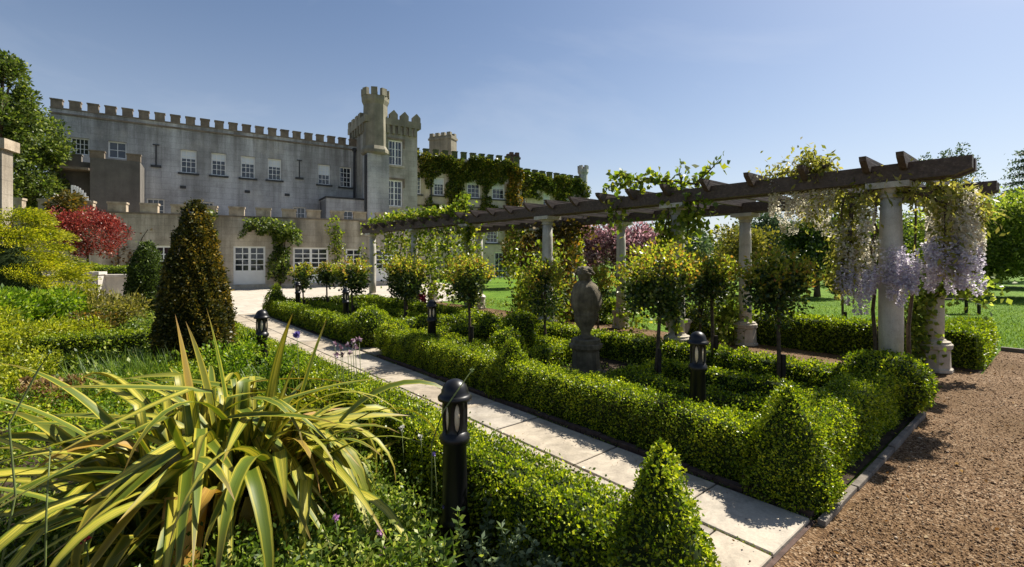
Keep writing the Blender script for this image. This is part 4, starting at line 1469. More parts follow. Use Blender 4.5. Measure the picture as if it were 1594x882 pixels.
# ================================================================== BOLLARDS
def bollard(u, v, label):
    o = root('bollard_light', G(u, v, .015), label, 'bollard', 'black lantern bollards along the path')
    o.scale = (.9, .9, .975)
    b = G(u, v, .015)
    mb_ = MB()
    mb_.lathe(b, [(.088, 0), (.088, .05), (.080, .06), (.078, .205), (.092, .215), (.094, .235), (.084, .25), (.080, .26), (.073, .665), (.090, .68), (.093, .695), (.093, .715), (.080, .725), (.076, .74), (.060, .742)], 28)
    mb_.build('post', M['bollard'], o, True)
    mb_ = MB()
    mb_.lathe(b, [(.060, .743), (.060, .915)], 24)
    mb_.build('lamp_lens', M['lens'], o, True)
    for k in range(6):
        a = k * math.pi / 3 + .35
        mb_ = MB()
        pr = [(.0, .74), (.0, .93)]
        n_ = 6
        vs, fs = [], []
        for i in range(n_ + 1):
            z = .738 + .182 * i / n_
            wd = .017 + .022 * abs(2 * i / n_ - 1) ** 3
            for s in (-1, 1):
                for rr in (.064, .0785):
                    aa = a + s * wd / rr
                    vs.append((b[0] + math.cos(aa) * rr, b[1] + math.sin(aa) * rr, b[2] + z))
        for i in range(n_):
            q = i * 4
            fs += [(q + 1, q + 3, q + 7, q + 5), (q + 2, q + 0, q + 4, q + 6), (q, q + 1, q + 5, q + 4), (q + 3, q + 2, q + 6, q + 7)]
        mb_.add(vs, fs)
        mb_.build('lamp_guard', M['bollard'], o, True)
    mb_ = MB()
    mb_.lathe(b, [(.074, .915), (.104, .922), (.106, .938), (.094, .950), (.086, .956), (.084, .972), (.072, 1.0), (.052, 1.022), (.026, 1.034), (.002, 1.037)], 28)
    mb_.build('lamp_cap', M['bollard'], o, True)
    return o


bol = bollard(1.17, -1.97, 'black lantern bollard in the flower bed beside the tall flax')
bol_at = [(5.75, -1.95, 'small black lantern bollard behind the flax leaves by the terrace end of the bed'),
          (1.15, .66, 'black lantern bollard between the rose standards behind the corner cone'),
          (5.6, .50, 'black lantern bollard in the near parterre close to the cross opening'),
          (9.6, .62, 'black lantern bollard half hidden in the far parterre below a round rose'),
          (13.4, .66, 'farthest black lantern bollard near the small cone by the terrace')]
for u, v, lb in bol_at:
    copy_tree(bol, G(u, v, .022), random.uniform(0, 1), lb)


# ================================================================== ROSES
def rose(u, v, z0, z1, r, label, nl=1500, leaf=.055, lean=(0, 0), young=.35, stake=True, name='standard_rose'):
    nl = int(nl * 1.9)
    b = G(u, v, .02)
    o = root(name, b, label, 'rose', 'standard roses in the parterres')
    r *= .88
    c = np.array((b[0] + lean[0], b[1] + lean[1], (z0 + z1) / 2))
    rad = (r, r, (z1 - z0) / 2)
    (V, F), B = blob_leaves(c, rad, 30, int(nl * (1 - young)), leaf, .72, (.34, .52), .9, fill=.6)
    np_mesh('foliage', V, F, M['rose'], o)
    # upright young shoots round the outside
    n = int(nl * young)
    ns = max(14, n // 16)
    D = rdir(ns); D[:, 2] = np.abs(D[:, 2]) * .9 + .1
    S = c + D * np.array(rad) * .72
    k = RNG.integers(0, ns, n)
    tt = RNG.uniform(0, 1, n)
    P = S[k] + (nrm(D[k] + np.array([0, 0, .7])) * (tt * r * .62)[:, None]) + RNG.normal(0, .018, (n, 3))
    V, F = leaf_geo(P, nrm(D[k]) * .5 + np.array([0, 0, .4]), leaf * .85, leaf * .55, 1.0)
    tag(np_mesh('young_shoots', V, F, M['rose_young'], o), kind='stuff')
    mb_ = MB()
    mb_.tube([b, (b[0] + lean[0] * .3 + .01, b[1] + lean[1] * .3, z0 * .5), (b[0] + lean[0] * .9, b[1] + lean[1] * .9, z0 + .05), tuple(c)], [.030, .025, .022, .014], 7)
    for q in B[:10]:
        mb_.tube([tuple(c - (0, 0, (z1 - z0) * .3)), tuple((c + q) / 2), tuple(q)], [.012, .008, .004], 4)
    mb_.build('trunk', M['bark'], o, True)
    if stake:
        mb_ = MB()
        mb_.box((b[0] + .05, b[1] - .02, (z0 * .62) / 2 + .01), (1, 0, 0), (0, 1, 0), (0, 0, 1), .02, .02, z0 * .31)
        mb_.build('stake', M['bark_dark'], o)
    return o


rose(2.35, 1.82, .88, 1.78, .50, 'large leaning standard rose nearest the statue on the gravel side', 2600, .056, (.07, .02))
rose(2.20, 3.0, .98, 1.72, .36, 'standard rose behind the bollard, before the column with the tall plinth', 1600, .055)
rose(1.23, 2.72, .86, 1.70, .45, 'standard rose with a black stake nearest the wisteria column', 2300, .056)
rose(5.44, 1.12, .90, 1.66, .43, 'round dark standard rose beside the bollard near the opening', 2000, .056)
rose(4.95, 2.40, .55, 1.62, .40, 'bushy pale rose between the statue and the round dark standard', 1700, .055, stake=False, young=.5)
rose(8.95, 1.75, .72, 1.66, .52, 'standard rose at the near corner of the castle-side parterre', 1700, .07)
rose(11.1, 1.35, .75, 1.58, .50, 'rounded standard rose before the narrow french window', 1500, .075)
rose(13.6, 1.55, .80, 1.50, .33, 'slim standard rose in front of the wide french window', 800, .075)
rose(14.0, .98, .70, 1.45, .42, 'standard rose nearest the french door and wall climber', 1000, .075)
rose(2.05, 8.3, .92, 1.50, .40, 'small dark standard tree on the lawn behind the box hedge', 1000, .075, name='standard_tree', young=.2)
rose(9.9, 2.3, .5, 1.6, .45, 'loose bushy rose between the far parterre and the pergola', 1300, .07, stake=False, young=.5)
rose(3.55, 5.2, .25, 1.55, .40, 'golden climbing rose bush at the foot of the second near column', 1500, .06, stake=False, young=.7)
rose(5.9, 5.0, .3, 1.5, .42, 'golden rose bush inside the pergola beyond the statue', 1300, .065, stake=False, young=.7)


# ================================================================== STATUE
b = G(3.35, 1.65, .02)
st = root('garden_statue', b, 'weathered stone figure-like urn heaped with carved flowers on a stepped pedestal', 'statue')
st.scale = (.94, .94, .97)
mb = MB()
mb.box((b[0], b[1], .06), (UX, UY, 0), (VX, VY, 0), (0, 0, 1), .30, .30, .045)
mb.lathe(b, [(.25, .106), (.25, .13), (.21, .15), (.20, .40), (.215, .42), (.25, .45), (.255, .50), (.22, .515), (.22, .56), (.205, .575)], 8, math.pi / 8 + .3)
mb.build('pedestal', M['statue'], st)
# body: stacked elliptical sections with drapery folds
def fig(sections, name, folds=0.0, nf=9, seg=40, cz=0):
    mb_ = MB()
    vs, fs = [], []
    for i, (z, rx, ry, ox, oy) in enumerate(sections):
        for k in range(seg):
            a = 2 * math.pi * k / seg
            f = 1 + folds * math.sin(nf * a + z * 9) * (.6 + .4 * math.sin(3 * a + z * 5))
            vs.append((b[0] + ox + rx * f * math.cos(a), b[1] + oy + ry * f * math.sin(a), b[2] + z))
    n_ = len(sections)
    for i in range(n_ - 1):
        for k in range(seg):
            k2 = (k + 1) % seg
            fs.append((i * seg + k, i * seg + k2, (i + 1) * seg + k2, (i + 1) * seg + k))
    fs.append(tuple(reversed(range(seg)))); fs.append(tuple((n_ - 1) * seg + k for k in range(seg)))
    mb_.add(vs, fs)
    return mb_.build(name, M['statue'], st, True)
fig([(.576, .115, .115, 0, 0), (.60, .112, .112, 0, 0), (.615, .075, .075, 0, 0), (.65, .062, .062, 0, 0), (.70, .085, .08, 0, 0), (.77, .135, .12, 0, 0), (.83, .165, .145, 0, 0), (.88, .178, .155, 0, 0),
     (.90, .170, .15, 0, 0), (.915, .182, .16, 0, 0), (.935, .182, .16, 0, 0), (.95, .172, .15, 0, 0), (1.02, .222, .19, .005, 0), (1.10, .235, .20, .01, 0), (1.18, .228, .195, .01, 0), (1.26, .21, .18, .005, 0),
     (1.32, .185, .165, 0, 0), (1.36, .155, .14, -.01, 0), (1.395, .105, .10, -.012, 0), (1.43, .085, .085, -.015, 0)], 'draped_body', .045)
fig([(1.40, .055, .06, -.018, 0), (1.43, .085, .09, -.025, -.015), (1.48, .10, .105, -.03, -.02), (1.53, .104, .11, -.03, -.015), (1.58, .09, .095, -.025, -.01), (1.62, .05, .055, -.02, 0)], 'head', .02, 5)
mb = MB()
for k in range(44):
    a = k * 2.399
    zz = 1.505 + .10 * ((k * 7) % 10) / 10
    rr = .128 - .05 * ((k * 7) % 10) / 10
    c = (b[0] - .015 + math.cos(a) * rr, b[1] + math.sin(a) * rr, b[2] + zz)
    mb.lathe((c[0], c[1], c[2] - .02), [(.008, 0), (.026, .012), (.03, .024), (.018, .038), (.004, .042)], 7, a)
mb.build('flower_wreath', M['statue'], st, True)
# planter on a round slab beside the pergola walk
pl = G(3.9, 5.0, .012)
po = root('stone_planter', pl, 'weathered stone urn planter on a round slab in the pergola walk', 'planter')
mb = MB()
mb.lathe(pl, [(.36, 0), (.37, .02), (.35, .035)], 24)
mb.build('base_slab', M['plinth'], po)
mb = MB()
mb.lathe(pl, [(.14, .036), (.15, .06), (.09, .09), (.08, .14), (.17, .22), (.22, .34), (.235, .44), (.265, .46), (.265, .49), (.22, .49), (.20, .44)], 20)
mb.build('bowl', M['plinth'], po, True)
(V, F), _ = blob_leaves((pl[0], pl[1], .66), (.27, .27, .22), 12, 600, .05)
np_mesh('plant', V, F, M['rose_young'], po)


# ================================================================== VINES ON THE PERGOLA
def vine(name, label, pts_uvz, n, leafm, leaf, rad=.16, cat='vine', stems=None, W=.85, extra=()):
    """leaves clustered round a set of polylines in garden coordinates"""
    n = int(n * 1.8)
    segs = []
    for line in pts_uvz:
        L = [np.array(G(*p)) for p in line]
        segs += list(zip(L, L[1:]))
    ln = np.array([np.linalg.norm(b_ - a_) for a_, b_ in segs])
    c = segs[0][0]
    o = root(name, (c[0], c[1], 0), label, cat)
    k = RNG.choice(len(segs), n, p=ln / ln.sum())
    A = np.array([s[0] for s in segs]); B = np.array([s[1] for s in segs])
    t = RNG.uniform(0, 1, n)
    clump = .45 + .55 * np.abs(np.sin(t * ln[k] * 5.3 + k * 1.7))
    P = A[k] + (B[k] - A[k]) * t[:, None] + RNG.normal(0, 1, (n, 3)) * (rad * clump)[:, None]
    P[:, 2] = np.maximum(P[:, 2], .03)
    V, F = leaf_geo(P, rdir(n) * .5 + np.array([0, 0, .1]), leaf, leaf * W, 1.0, .25)
    np_mesh('foliage', V, F, M[leafm], o)
    for line in pts_uvz:
        mb_ = MB()
        L = [np.array(G(*p)) for p in line]
        pts = []
        for a_, b_ in zip(L, L[1:]):
            for q in range(4):
                pts.append(a_ + (b_ - a_) * q / 4 + RNG.normal(0, .025, 3))
        pts.append(L[-1])
        mb_.tube(pts, np.linspace(.018, .005, len(pts)), 5)
        mb_.build('stem', M['bark'], o, True)
    return o


zt = ZC + .27
vine('grape_vine', 'yellow-green vine sprays standing above the beam over the second column',
     [[(3.0, 3.35, .3), (3.1, 3.35, 2.5), (3.2, 3.4, 2.9), (3.4, 3.4, 3.15)], [(2.6, 3.4, 2.8), (3.5, 3.4, 3.05), (4.4, 3.4, 2.95)], [(2.7, 3.4, 2.85), (2.3, 3.4, 3.15)],
      [(3.6, 3.4, 2.9), (4.0, 3.4, 3.2), (4.3, 3.4, 3.1)], [(2.9, 3.4, 2.8), (2.9, 3.4, 3.2)]], 300, 'vine', .105, .075)
vine('grape_vine', 'hanging lime vine shoots below the beam by the second column',
     [[(2.6, 3.35, 2.6), (2.55, 3.35, 2.15)], [(2.75, 3.35, 2.55), (2.8, 3.35, 1.9)], [(3.2, 3.35, 2.3), (3.15, 3.4, 1.5), (3.1, 3.4, .7)], [(4.1, 3.35, 2.6), (4.15, 3.35, 2.3)], [(3.4, 3.5, 1.9), (3.6, 3.6, 1.2)]], 560, 'vine', .10, .13)
vine('grape_vine', 'bright yellow vine along the top of the beam toward the castle',
     [[(8.6, 3.4, .4), (8.75, 3.4, 2.6), (9.5, 3.45, 2.95), (11, 3.45, 2.98), (13, 3.45, 3.0), (14.6, 3.45, 2.95)], [(9.6, 3.5, 2.9), (9.4, 3.5, 3.15)], [(9.0, 3.5, 2.9), (9.1, 3.5, 3.4)]], 1250, 'vine', .11, .10)
vine('grape_vine', 'tangled gold-green vine hanging under the beam at the castle end',
     [[(8.9, 3.6, 2.6), (9.2, 3.7, 1.8), (9.3, 3.7, .9)], [(10, 3.6, 2.6), (10.2, 3.7, 1.6), (10.1, 3.7, .8)], [(11, 3.6, 2.6), (11.2, 3.8, 1.5), (11.2, 3.8, .5)], [(11.7, 3.6, 2.5), (11.8, 3.6, .4)], [(9.6, 5.8, 2.6), (9.9, 5.8, 1.2)], [(12.6, 3.6, 2.6), (12.8, 3.6, 1.2)], [(13.6, 3.6, 2.6), (13.7, 3.6, 1.6)]], 2300, 'vine', .10, .25)
vine('climbing_rose', 'bronze-leaved climber on the far pergola row near the third column',
     [[(8.2, 5.9, .2), (8.4, 5.9, 1.2), (8.5, 6.0, 2.5)], [(7.6, 5.9, .3), (7.7, 5.9, 1.4), (7.8, 6, 2.5)], [(7.0, 5.9, 2.5), (8.8, 6, 2.5)], [(9.1, 5.9, .2), (9.2, 5.9, 2.4)]], 2200, 'vine_dark', .11, .24, 'climber')
vine('climbing_rose', 'gold-green climber around the third near column of the pergola',
     [[(6.05, 3.7, .1), (6.1, 3.7, 1.2), (6.3, 3.8, 1.9)], [(5.5, 5.8, .2), (5.5, 5.9, 1.6)], [(6.6, 3.8, .3), (6.8, 3.9, 1.5)], [(7.3, 4.0, .3), (7.4, 4.0, 1.3)]], 1500, 'vine', .10, .22, 'climber')
vine('climbing_rose', 'dark leafy climber wrapped around the far column nearest the lawn',
     [[(.42, 5.8, .05), (.46, 5.85, .9), (.30, 5.8, 1.2), (.25, 5.8, 1.6)], [(.2, 5.8, 1.4), (-.15, 6.0, 1.25)], [(.55, 5.85, .1), (.5, 5.9, 1.2)], [(.1, 6.0, 1.35), (-.3, 6.3, 1.2)]], 900, 'tree_b', .085, .13, 'climber')
vine('climbing_rose', 'dark bushy climber at the plinth of the second far column',
     [[(3.25, 5.85, .1), (3.25, 5.85, 1.1)], [(3.5, 5.9, .2), (3.45, 5.9, 1.3)]], 700, 'tree_b', .085, .17, 'climber')


# ---- wisteria with hanging racemes
def wisteria(name, label, arms, nl, racemes, col):
    c = G(*arms[0][0])
    o = root(name, (c[0], c[1], 0), label, 'wisteria')
    for line in arms:
        mb_ = MB()
        L = [np.array(G(*p)) for p in line]
        pts = []
        for a_, b_ in zip(L, L[1:]):
            for q in range(4): pts.append(a_ + (b_ - a_) * q / 4 + RNG.normal(0, .02, 3))
        pts.append(L[-1])
        mb_.tube(pts, np.linspace(.026, .008, len(pts)), 6)
        mb_.build('stem', M['bark'], o, True)
    segs = []
    for line in arms[1:] if len(arms) > 1 else arms:
        L = [np.array(G(*p)) for p in line]
        segs += list(zip(L, L[1:]))
    A = np.array([s[0] for s in segs]); B = np.array([s[1] for s in segs])
    k = RNG.integers(0, len(segs), nl)
    P = A[k] + (B[k] - A[k]) * RNG.uniform(0, 1, nl)[:, None] + RNG.normal(0, 1, (nl, 3)) * np.array([.085, .085, .085])
    V, F = leaf_geo(P, rdir(nl) * .4 + np.array([0, 0, -.2]), .085, .032, .9, .5)
    np_mesh('foliage', V, F, M['wist'], o)
    ra = []
    for (u, v, z, ln, rr, n) in racemes:
        t = RNG.uniform(0, 1, n) ** .8
        th = RNG.uniform(0, 6.28, n)
        r_l = rr * (1 - .72 * t) * RNG.uniform(.55, 1.05, n)
        g = np.array(G(u, v, z))
        sway = RNG.normal(0, .03, 2)
        P = np.stack([g[0] + r_l * np.cos(th) + sway[0] * t, g[1] + r_l * np.sin(th) + sway[1] * t, g[2] - ln * t], 1)
        N = np.stack([np.cos(th), np.sin(th), -.4 * np.ones(n)], 1)
        ra.append(leaf_geo(P, N, .030, .026, .8))
    V, F = join_geo(ra)
    np_mesh('blossom', V, F, M[col], o)
    return o


r_ = random.Random(21)


def rset(n, u0, u1, v0, v1, z0, z1, ln=(.22, .40), rr=(.05, .08), cnt=130):
    n = int(n * 1.9)
    return [(r_.uniform(u0, u1), r_.uniform(v0, v1), r_.uniform(z0, z1), r_.uniform(*ln), r_.uniform(*rr), cnt) for _ in range(n)]


wisteria('wisteria', 'lilac wisteria hanging in racemes around the column at the pergola end',
         [[(.47, 3.46, .05), (.45, 3.45, .9), (.44, 3.44, 1.7), (.42, 3.45, 2.3), (.36, 3.45, 2.62)], [(.2, 3.4, 2.6), (.7, 3.3, 2.4), (.75, 3.3, 1.7)], [(.2, 3.5, 2.5), (-.15, 3.5, 2.3), (-.2, 3.5, 1.6)], [(-.2, 3.7, 2.4), (-.45, 3.9, 2.1)], [(.6, 3.2, 2.0), (.75, 3.25, 1.4)]],
         1500, rset(11, .42, .72, 3.1, 3.4, 1.42, 1.72) + rset(26, -.42, .02, 3.4, 3.9, 1.65, 1.98) + rset(10, .05, .28, 3.22, 3.34, 1.5, 1.85) + rset(3, .5, .75, 3.2, 3.4, 1.9, 2.2), 'wist_flower')
wisteria('wisteria', 'cream faded wisteria spilling from the beam beside the lilac blossoms',
         [[(.15, 3.65, .3), (.1, 3.66, 2.5)], [(.9, 3.4, 2.85), (1.7, 3.5, 2.85)], [(.9, 3.6, 2.5), (1.3, 3.8, 2.3)], [(-.1, 3.6, 2.5), (-.4, 3.9, 2.3)], [(1.5, 5.5, 2.7), (.9, 5.6, 2.5)], [(.9, 3.4, 2.8), (1.2, 3.4, 3.02)], [(.6, 3.3, 2.35), (.72, 3.3, 1.3)]],
         2600, rset(9, .40, .80, 3.15, 3.5, 1.75, 2.45) + rset(24, -.42, .0, 3.5, 4.0, 2.0, 2.5) + rset(9, .85, 1.6, 3.35, 3.6, 2.5, 2.85) + rset(11, 1.0, 2.2, 4.8, 5.9, 2.35, 2.7), 'wist_cream')


# ================================================================== TREES AND BACKGROUND
def gp(px, Y):
    return (px - 797.0) * Y / F_PX


def zz(py, Y):
    return CAM_H + (HOR - py) * Y / F_PX


def tr(name, px, Y, ytop, ybot, hw_, label, leafm, nb, nl, leaf, th=1.0, tr_=.1, cat='tree', group=None, z0=0.0, depth=None, **kw):
    X = gp(px, Y)
    zt_, zb_ = zz(ytop, Y), max(z0 + .05, zz(ybot, Y))
    r = hw_ * Y / F_PX
    return tree(name, (X, Y, z0), th, (X, Y, (zt_ + zb_) / 2), (r, depth or r, (zt_ - zb_) / 2), label, leafm, nb, nl, leaf, cat, group, tr_, **kw)


tr('broadleaf_tree', 28, 24.5, 104, 400, 66, 'tall dark green tree behind the loggia at the end of the grey wing', 'tree', 80, 22000, .17, 3, .2, bl=(.22, .34))
tr('broadleaf_tree', -4, 21, 36, 300, 50, 'tree top rising above the stone loggia', 'tree', 50, 12000, .16, 3, .2, bl=(.22, .34))
tr('dark_shrub', 108, 22.5, 288, 372, 30, 'dark purple-brown shrub under the white slatted screen', 'vine_dark', 16, 2600, .16, .8, .08, 'shrub', z0=0.0)
tr('red_maple', 136, 19.5, 314, 406, 55, 'rounded red japanese maple above the retaining wall', 'maple', 34, 9000, .085, .6, .05, 'tree', z0=1.0, bl=(.26, .42))
gcx, gcy = gp(18, 10.4), 10.4
gc = root('golden_conifer', (gcx, gcy, .016), 'large layered yellow-green golden conifer at the edge of the bed', 'shrub')
gparts = []
for k in range(230):
    zq = RNG.uniform(.15, 2.75)
    rq = 1.28 * (1 - max(0, (zq - 1.0) / 2.1) ** 2) * RNG.uniform(.55, 1.0)
    aq = RNG.uniform(0, 6.28)
    cq = (gcx + math.cos(aq) * rq, gcy + math.sin(aq) * rq, zq)
    n = 240
    rad_ = RNG.uniform(.22, .36)
    D = rdir(n)
    P = np.array(cq) + D * (RNG.uniform(0, 1, (n, 1)) ** .6) * rad_ * np.array([1, 1, .32])
    P[:, 2] = np.maximum(P[:, 2], .03)
    gparts.append(leaf_geo(P, D * .6 + np.array([math.cos(aq), math.sin(aq), .15]), .06, .022, .6))
V, F = join_geo(gparts)
np_mesh('crown', V, F, M['golden'], gc)
mb = MB()
mb.lathe((gcx, gcy, .016), [(.45, .0), (.6, .5), (.6, 1.0), (.42, 1.5), (.2, 1.9), (.03, 2.2)], 14)
mb.build('core_hull', M['box_core'], gc, True)  # solid hull within the crown, shade of the inside put into its colour
mb = MB()
mb.tube([(gcx, gcy, .016), (gcx, gcy, 1.5), (gcx, gcy, 2.6)], [.09, .06, .02], 7)
mb.build('trunk', M['bark'], gc, True)
tr('orchard_tree', 1512, 21.5, 290, 452, 86, 'leafy orchard tree with a slim dark trunk on the lawn past the wisteria', 'tree_b', 60, 16000, .15, 1.2, .11, bark='bark_dark', bl=(.22, .34))
tr('orchard_tree', 1604, 20.5, 272, 450, 90, 'orchard tree at the edge of the view with low spreading boughs', 'tree_b', 60, 16000, .15, 1.2, .12, bark='bark_dark', bl=(.22, .34))
tr('orchard_tree', 1455, 27, 345, 450, 60, 'farther orchard tree seen between column and climber', 'tree', 30, 4500, .2, 1.2, .1, bark='bark_dark')
tr('feathery_tree', 1475, 33, 214, 330, 52, 'tall feathery thin-crowned tree rising behind the pergola end', 'bluegreen', 60, 2600, .17, 5, .12, bl=(.10, .2))
tr('feathery_tree', 1300, 36, 262, 340, 42, 'faint thin-crowned tree behind the wisteria on the beam', 'bluegreen', 46, 1700, .17, 5, .12, bl=(.10, .2))
tr('dark_round_bush', 1272, 21, 330, 436, 58, 'large dark rounded evergreen bush on the lawn', 'darkbush', 40, 9500, .15, .4, .12, 'shrub', bl=(.26, .4))
tr('golden_bush', 1155, 22, 338, 440, 52, 'olive-gold bush between the second columns beyond the lawn', 'goldbush', 34, 7000, .15, .4, .1, 'shrub')
tr('plum_tree', 905, 25, 336, 440, 46, 'purple-leaved plum tree behind the statue', 'purple', 30, 5200, .17, 1, .1)
tr('plum_tree', 985, 24, 332, 442, 58, 'broad purple-leaved plum tree right under the pergola beam', 'purple', 36, 7000, .17, 1, .1)
tr('lime_shrub', 895, 21, 352, 432, 17, 'narrow lime-green shrub before the purple plum', 'peren_yellow', 14, 1800, .13, .4, .06, 'shrub')
tr('lime_shrub', 862, 22, 350, 440, 18, 'upright yellow shrub behind the third near column', 'goldbush', 14, 1800, .14, .4, .06, 'shrub')
tr('garden_tree', 815, 27, 348, 440, 34, 'bronze-green tree between the third columns in front of the castle', 'vine_dark', 24, 4200, .18, 1, .09)
tr('garden_tree', 1065, 34, 338, 430, 40, 'blue-green tree far off beside the golden bush', 'bluegreen', 24, 3400, .24, 1, .1)
tr('garden_tree', 1205, 38, 322, 430, 42, 'tall blue-green tree between golden bush and dark evergreen', 'bluegreen', 30, 4200, .26, 2, .12)
tr('garden_tree', 1350, 40, 330, 430, 60, 'distant green tree behind the hanging wisteria', 'tree', 30, 4200, .28, 2, .12)
tr('garden_tree', 1410, 36, 350, 440, 40, 'dark-leaved distant tree close behind the column', 'darkbush', 24, 3000, .26, 2, .12)
tr('background_tree', 1440, 30, 318, 452, 62, 'dense dark tree directly behind the lilac wisteria', 'tree', 44, 8000, .2, 1, .12, bark='bark_dark')
tr('background_tree', 1545, 29, 300, 456, 70, 'dense tree closing the gap between the two orchard trees', 'tree', 50, 10000, .2, 1, .12, bark='bark_dark')
tr('background_tree', 1625, 27, 290, 456, 70, 'dense tree filling the view past the outermost orchard tree', 'tree', 50, 9000, .2, 1, .12, bark='bark_dark')
tr('background_tree', 1330, 30, 340, 448, 50, 'dense green tree beside the dark rounded evergreen', 'tree', 36, 6000, .2, 1, .12, bark='bark_dark')
# layered cedar at the edge of the frame
cx, cy = gp(1604, 36), 36
ce = root('cedar', (cx, cy, 0), 'dark layered cedar above the orchard trees at the edge of the view', 'tree')
parts = []
mb = MB()
mb.tube([(cx, cy, 0), (cx, cy, 6), (cx, cy, 10.5)], [.3, .22, .06], 8)
for k in range(12):
    z = 3.5 + k * .58
    rr = 3.0 * (1 - k / 13.5)
    for q in range(7):
        a = q * .9 + k * .5
        tip = np.array((cx + math.cos(a) * rr, cy + math.sin(a) * rr, z - .15))
        mb.tube([(cx, cy, z), tuple((np.array((cx, cy, z)) + tip) / 2 + (0, 0, .12)), tuple(tip)], [.06, .04, .015], 4)
        n = 70
        t = RNG.uniform(.25, 1, n)
        P = np.array((cx, cy, z)) * (1 - t)[:, None] + tip * t[:, None] + RNG.normal(0, 1, (n, 3)) * np.array([.3, .3, .07])
        parts.append(leaf_geo(P, rdir(n) + np.array([0, 0, .2]), .2, .09, .7))
V, F = join_geo(parts)
np_mesh('crown', V, F, M['bluegreen'], ce)
mb.build('trunk', M['bark_dark'], ce, True)
# far wood closing the view
wp = []
for k in range(64):
    px = 880 + k * 16 + random.uniform(-6, 6)
    Y = random.uniform(62, 80)
    r = random.uniform(3.0, 4.8)
    h = random.uniform(5.0, 8.0)
    (V, F), _ = blob_leaves((gp(px, Y), Y, h * .5), (r, r, h * .52), 12, 620, .55, .7, (.3, .5))
    wp.append((V, F))
for k in range(14):
    px = -120 + k * 26
    Y = random.uniform(48, 60)
    (V, F), _ = blob_leaves((gp(px, Y), Y, 3.5), (3.2, 3.2, 3.6), 12, 500, .5, .7, (.3, .5))
    wp.append((V, F))
V, F = join_geo(wp)
tag(np_mesh('far_wood', V, F, M['tree'], None), 'distant belt of green trees closing the lawn', 'woodland', kind='stuff')

# bench on the lawn
bb = G(-.15, 8.0)
bx, by = gp(1486, 14.5), 14.5
be = root('garden_bench', (bx, by, 0), 'dark garden bench half hidden behind the hedge at the lawn edge', 'bench')
for dx_ in (-.55, .55):
    for dy_ in (-.2, .2):
        mb = MB(); mb.abox(bx + dx_ - .03, bx + dx_ + .03, by + dy_ - .03, by + dy_ + .03, .004, .44 if dy_ < 0 else .85); mb.build('leg', M['bark_dark'], be)
for k in range(4):
    mb = MB(); mb.abox(bx - .62, bx + .62, by - .22 + k * .11, by - .13 + k * .11, .442, .475); mb.build('seat_slat', M['bark_dark'], be)
for k in range(3):
    mb = MB(); mb.abox(bx - .6, bx + .6, by + .165, by + .168 + .02, .55 + k * .11, .63 + k * .11); mb.build('back_slat', M['bark_dark'], be)


# lawn blades towards the near edges
def lawn_blades():
    n = 100000
    px = RNG.uniform(3, 30, n * 3); py = RNG.uniform(8, 24, n * 3)
    ru, rv = px - OX, py - OY
    uu = ru * UX + rv * UY; vv = ru * VX + rv * VY
    ok = ((vv > 9.08) | ((vv > 7.3) & (uu > .5))) & (px / py < 1.45)
    ok &= RNG.random(n * 3) < np.clip(1.25 - py / 19.0, 0, 1) ** 1.5
    px, py = px[ok][:n], py[ok][:n]
    n = len(px)
    P = np.stack([px, py, np.zeros(n)], 1)
    A = nrm(np.stack([RNG.normal(0, .5, n), RNG.normal(0, .5, n), np.ones(n)], 1))
    L = RNG.uniform(.03, .07, n)[:, None]
    S = nrm(np.cross(A, rdir(n))) * .008
    V = np.stack([P - S, P + S, P + A * L], 1).reshape(-1, 3)
    F = np.arange(3 * n).reshape(n, 3)
    tag(np_mesh('lawn_grass', V, F, M['blade']), 'short mown grass standing on the lawn', 'grass', kind='stuff')


lawn_blades()

# ================================================================== LEFT SIDE: retaining wall, rail, shrubs
WR = Wall(-19.5, 15.2, 12.0)
t0, t1 = WR.s_at(60), WR.s_at(214)
zr = 1.05
rw = root('retaining_wall', WR.pt((t0 + t1) / 2, 0, 0), 'low pale stone retaining wall below the clipped hedge and maple', 'wall')
mb = MB()
WR.box(mb, t0, t1, -.4, 0, 0, zr)
mb.build('wall', M['retain'], rw)
mb = MB()
WR.box(mb, t0 - .02, t1 + .04, -.46, .06, zr + .003, zr + .09)
mb.build('coping', M['retain'], rw)
mb = MB()
tp = WR.s_at(155)
WR.box(mb, tp - .17, tp + .17, .003, .38, 0, zr + .1)
WR.box(mb, tp - .21, tp + .21, -.03, .42, zr + .103, zr + .2)
mb.build('pier', M['retain'], rw)
terr = MB()
WR.box(terr, t0 - 6, t1 - .02, -5, -.402, 0, zr - .05)
tag(terr.build('upper_terrain', M['lawn']), kind='structure')
# iron handrail
hr = root('handrail', WR.pt(WR.s_at(130), .7, 0), 'black iron handrail with a scrolled end before the retaining wall', 'handrail')
ra_, rb_ = WR.s_at(88, .7), WR.s_at(136, .7)
zh = WR.z_at(136, 437, .7)
mb = MB()
mb.tube([WR.pt(ra_, .7, zh + .02), WR.pt(rb_, .7, zh + .02), WR.pt(rb_ + .18, .7, zh - .02), WR.pt(rb_ + .27, .7, zh - .14), WR.pt(rb_ + .24, .7, zh - .30), WR.pt(rb_ + .12, .7, zh - .36)], [.022] * 6, 7)
mb.build('top_rail', M['iron'], hr, True)
mb = MB()
mb.tube([WR.pt(ra_, .7, zh - .25), WR.pt(rb_, .7, zh - .55)], [.018, .018], 6)
mb.build('lower_rail', M['iron'], hr, True)
mb = MB()
WR.box(mb, rb_ - .025, rb_ + .025, .675, .725, 0, zh)
mb.build('post', M['iron'], hr)


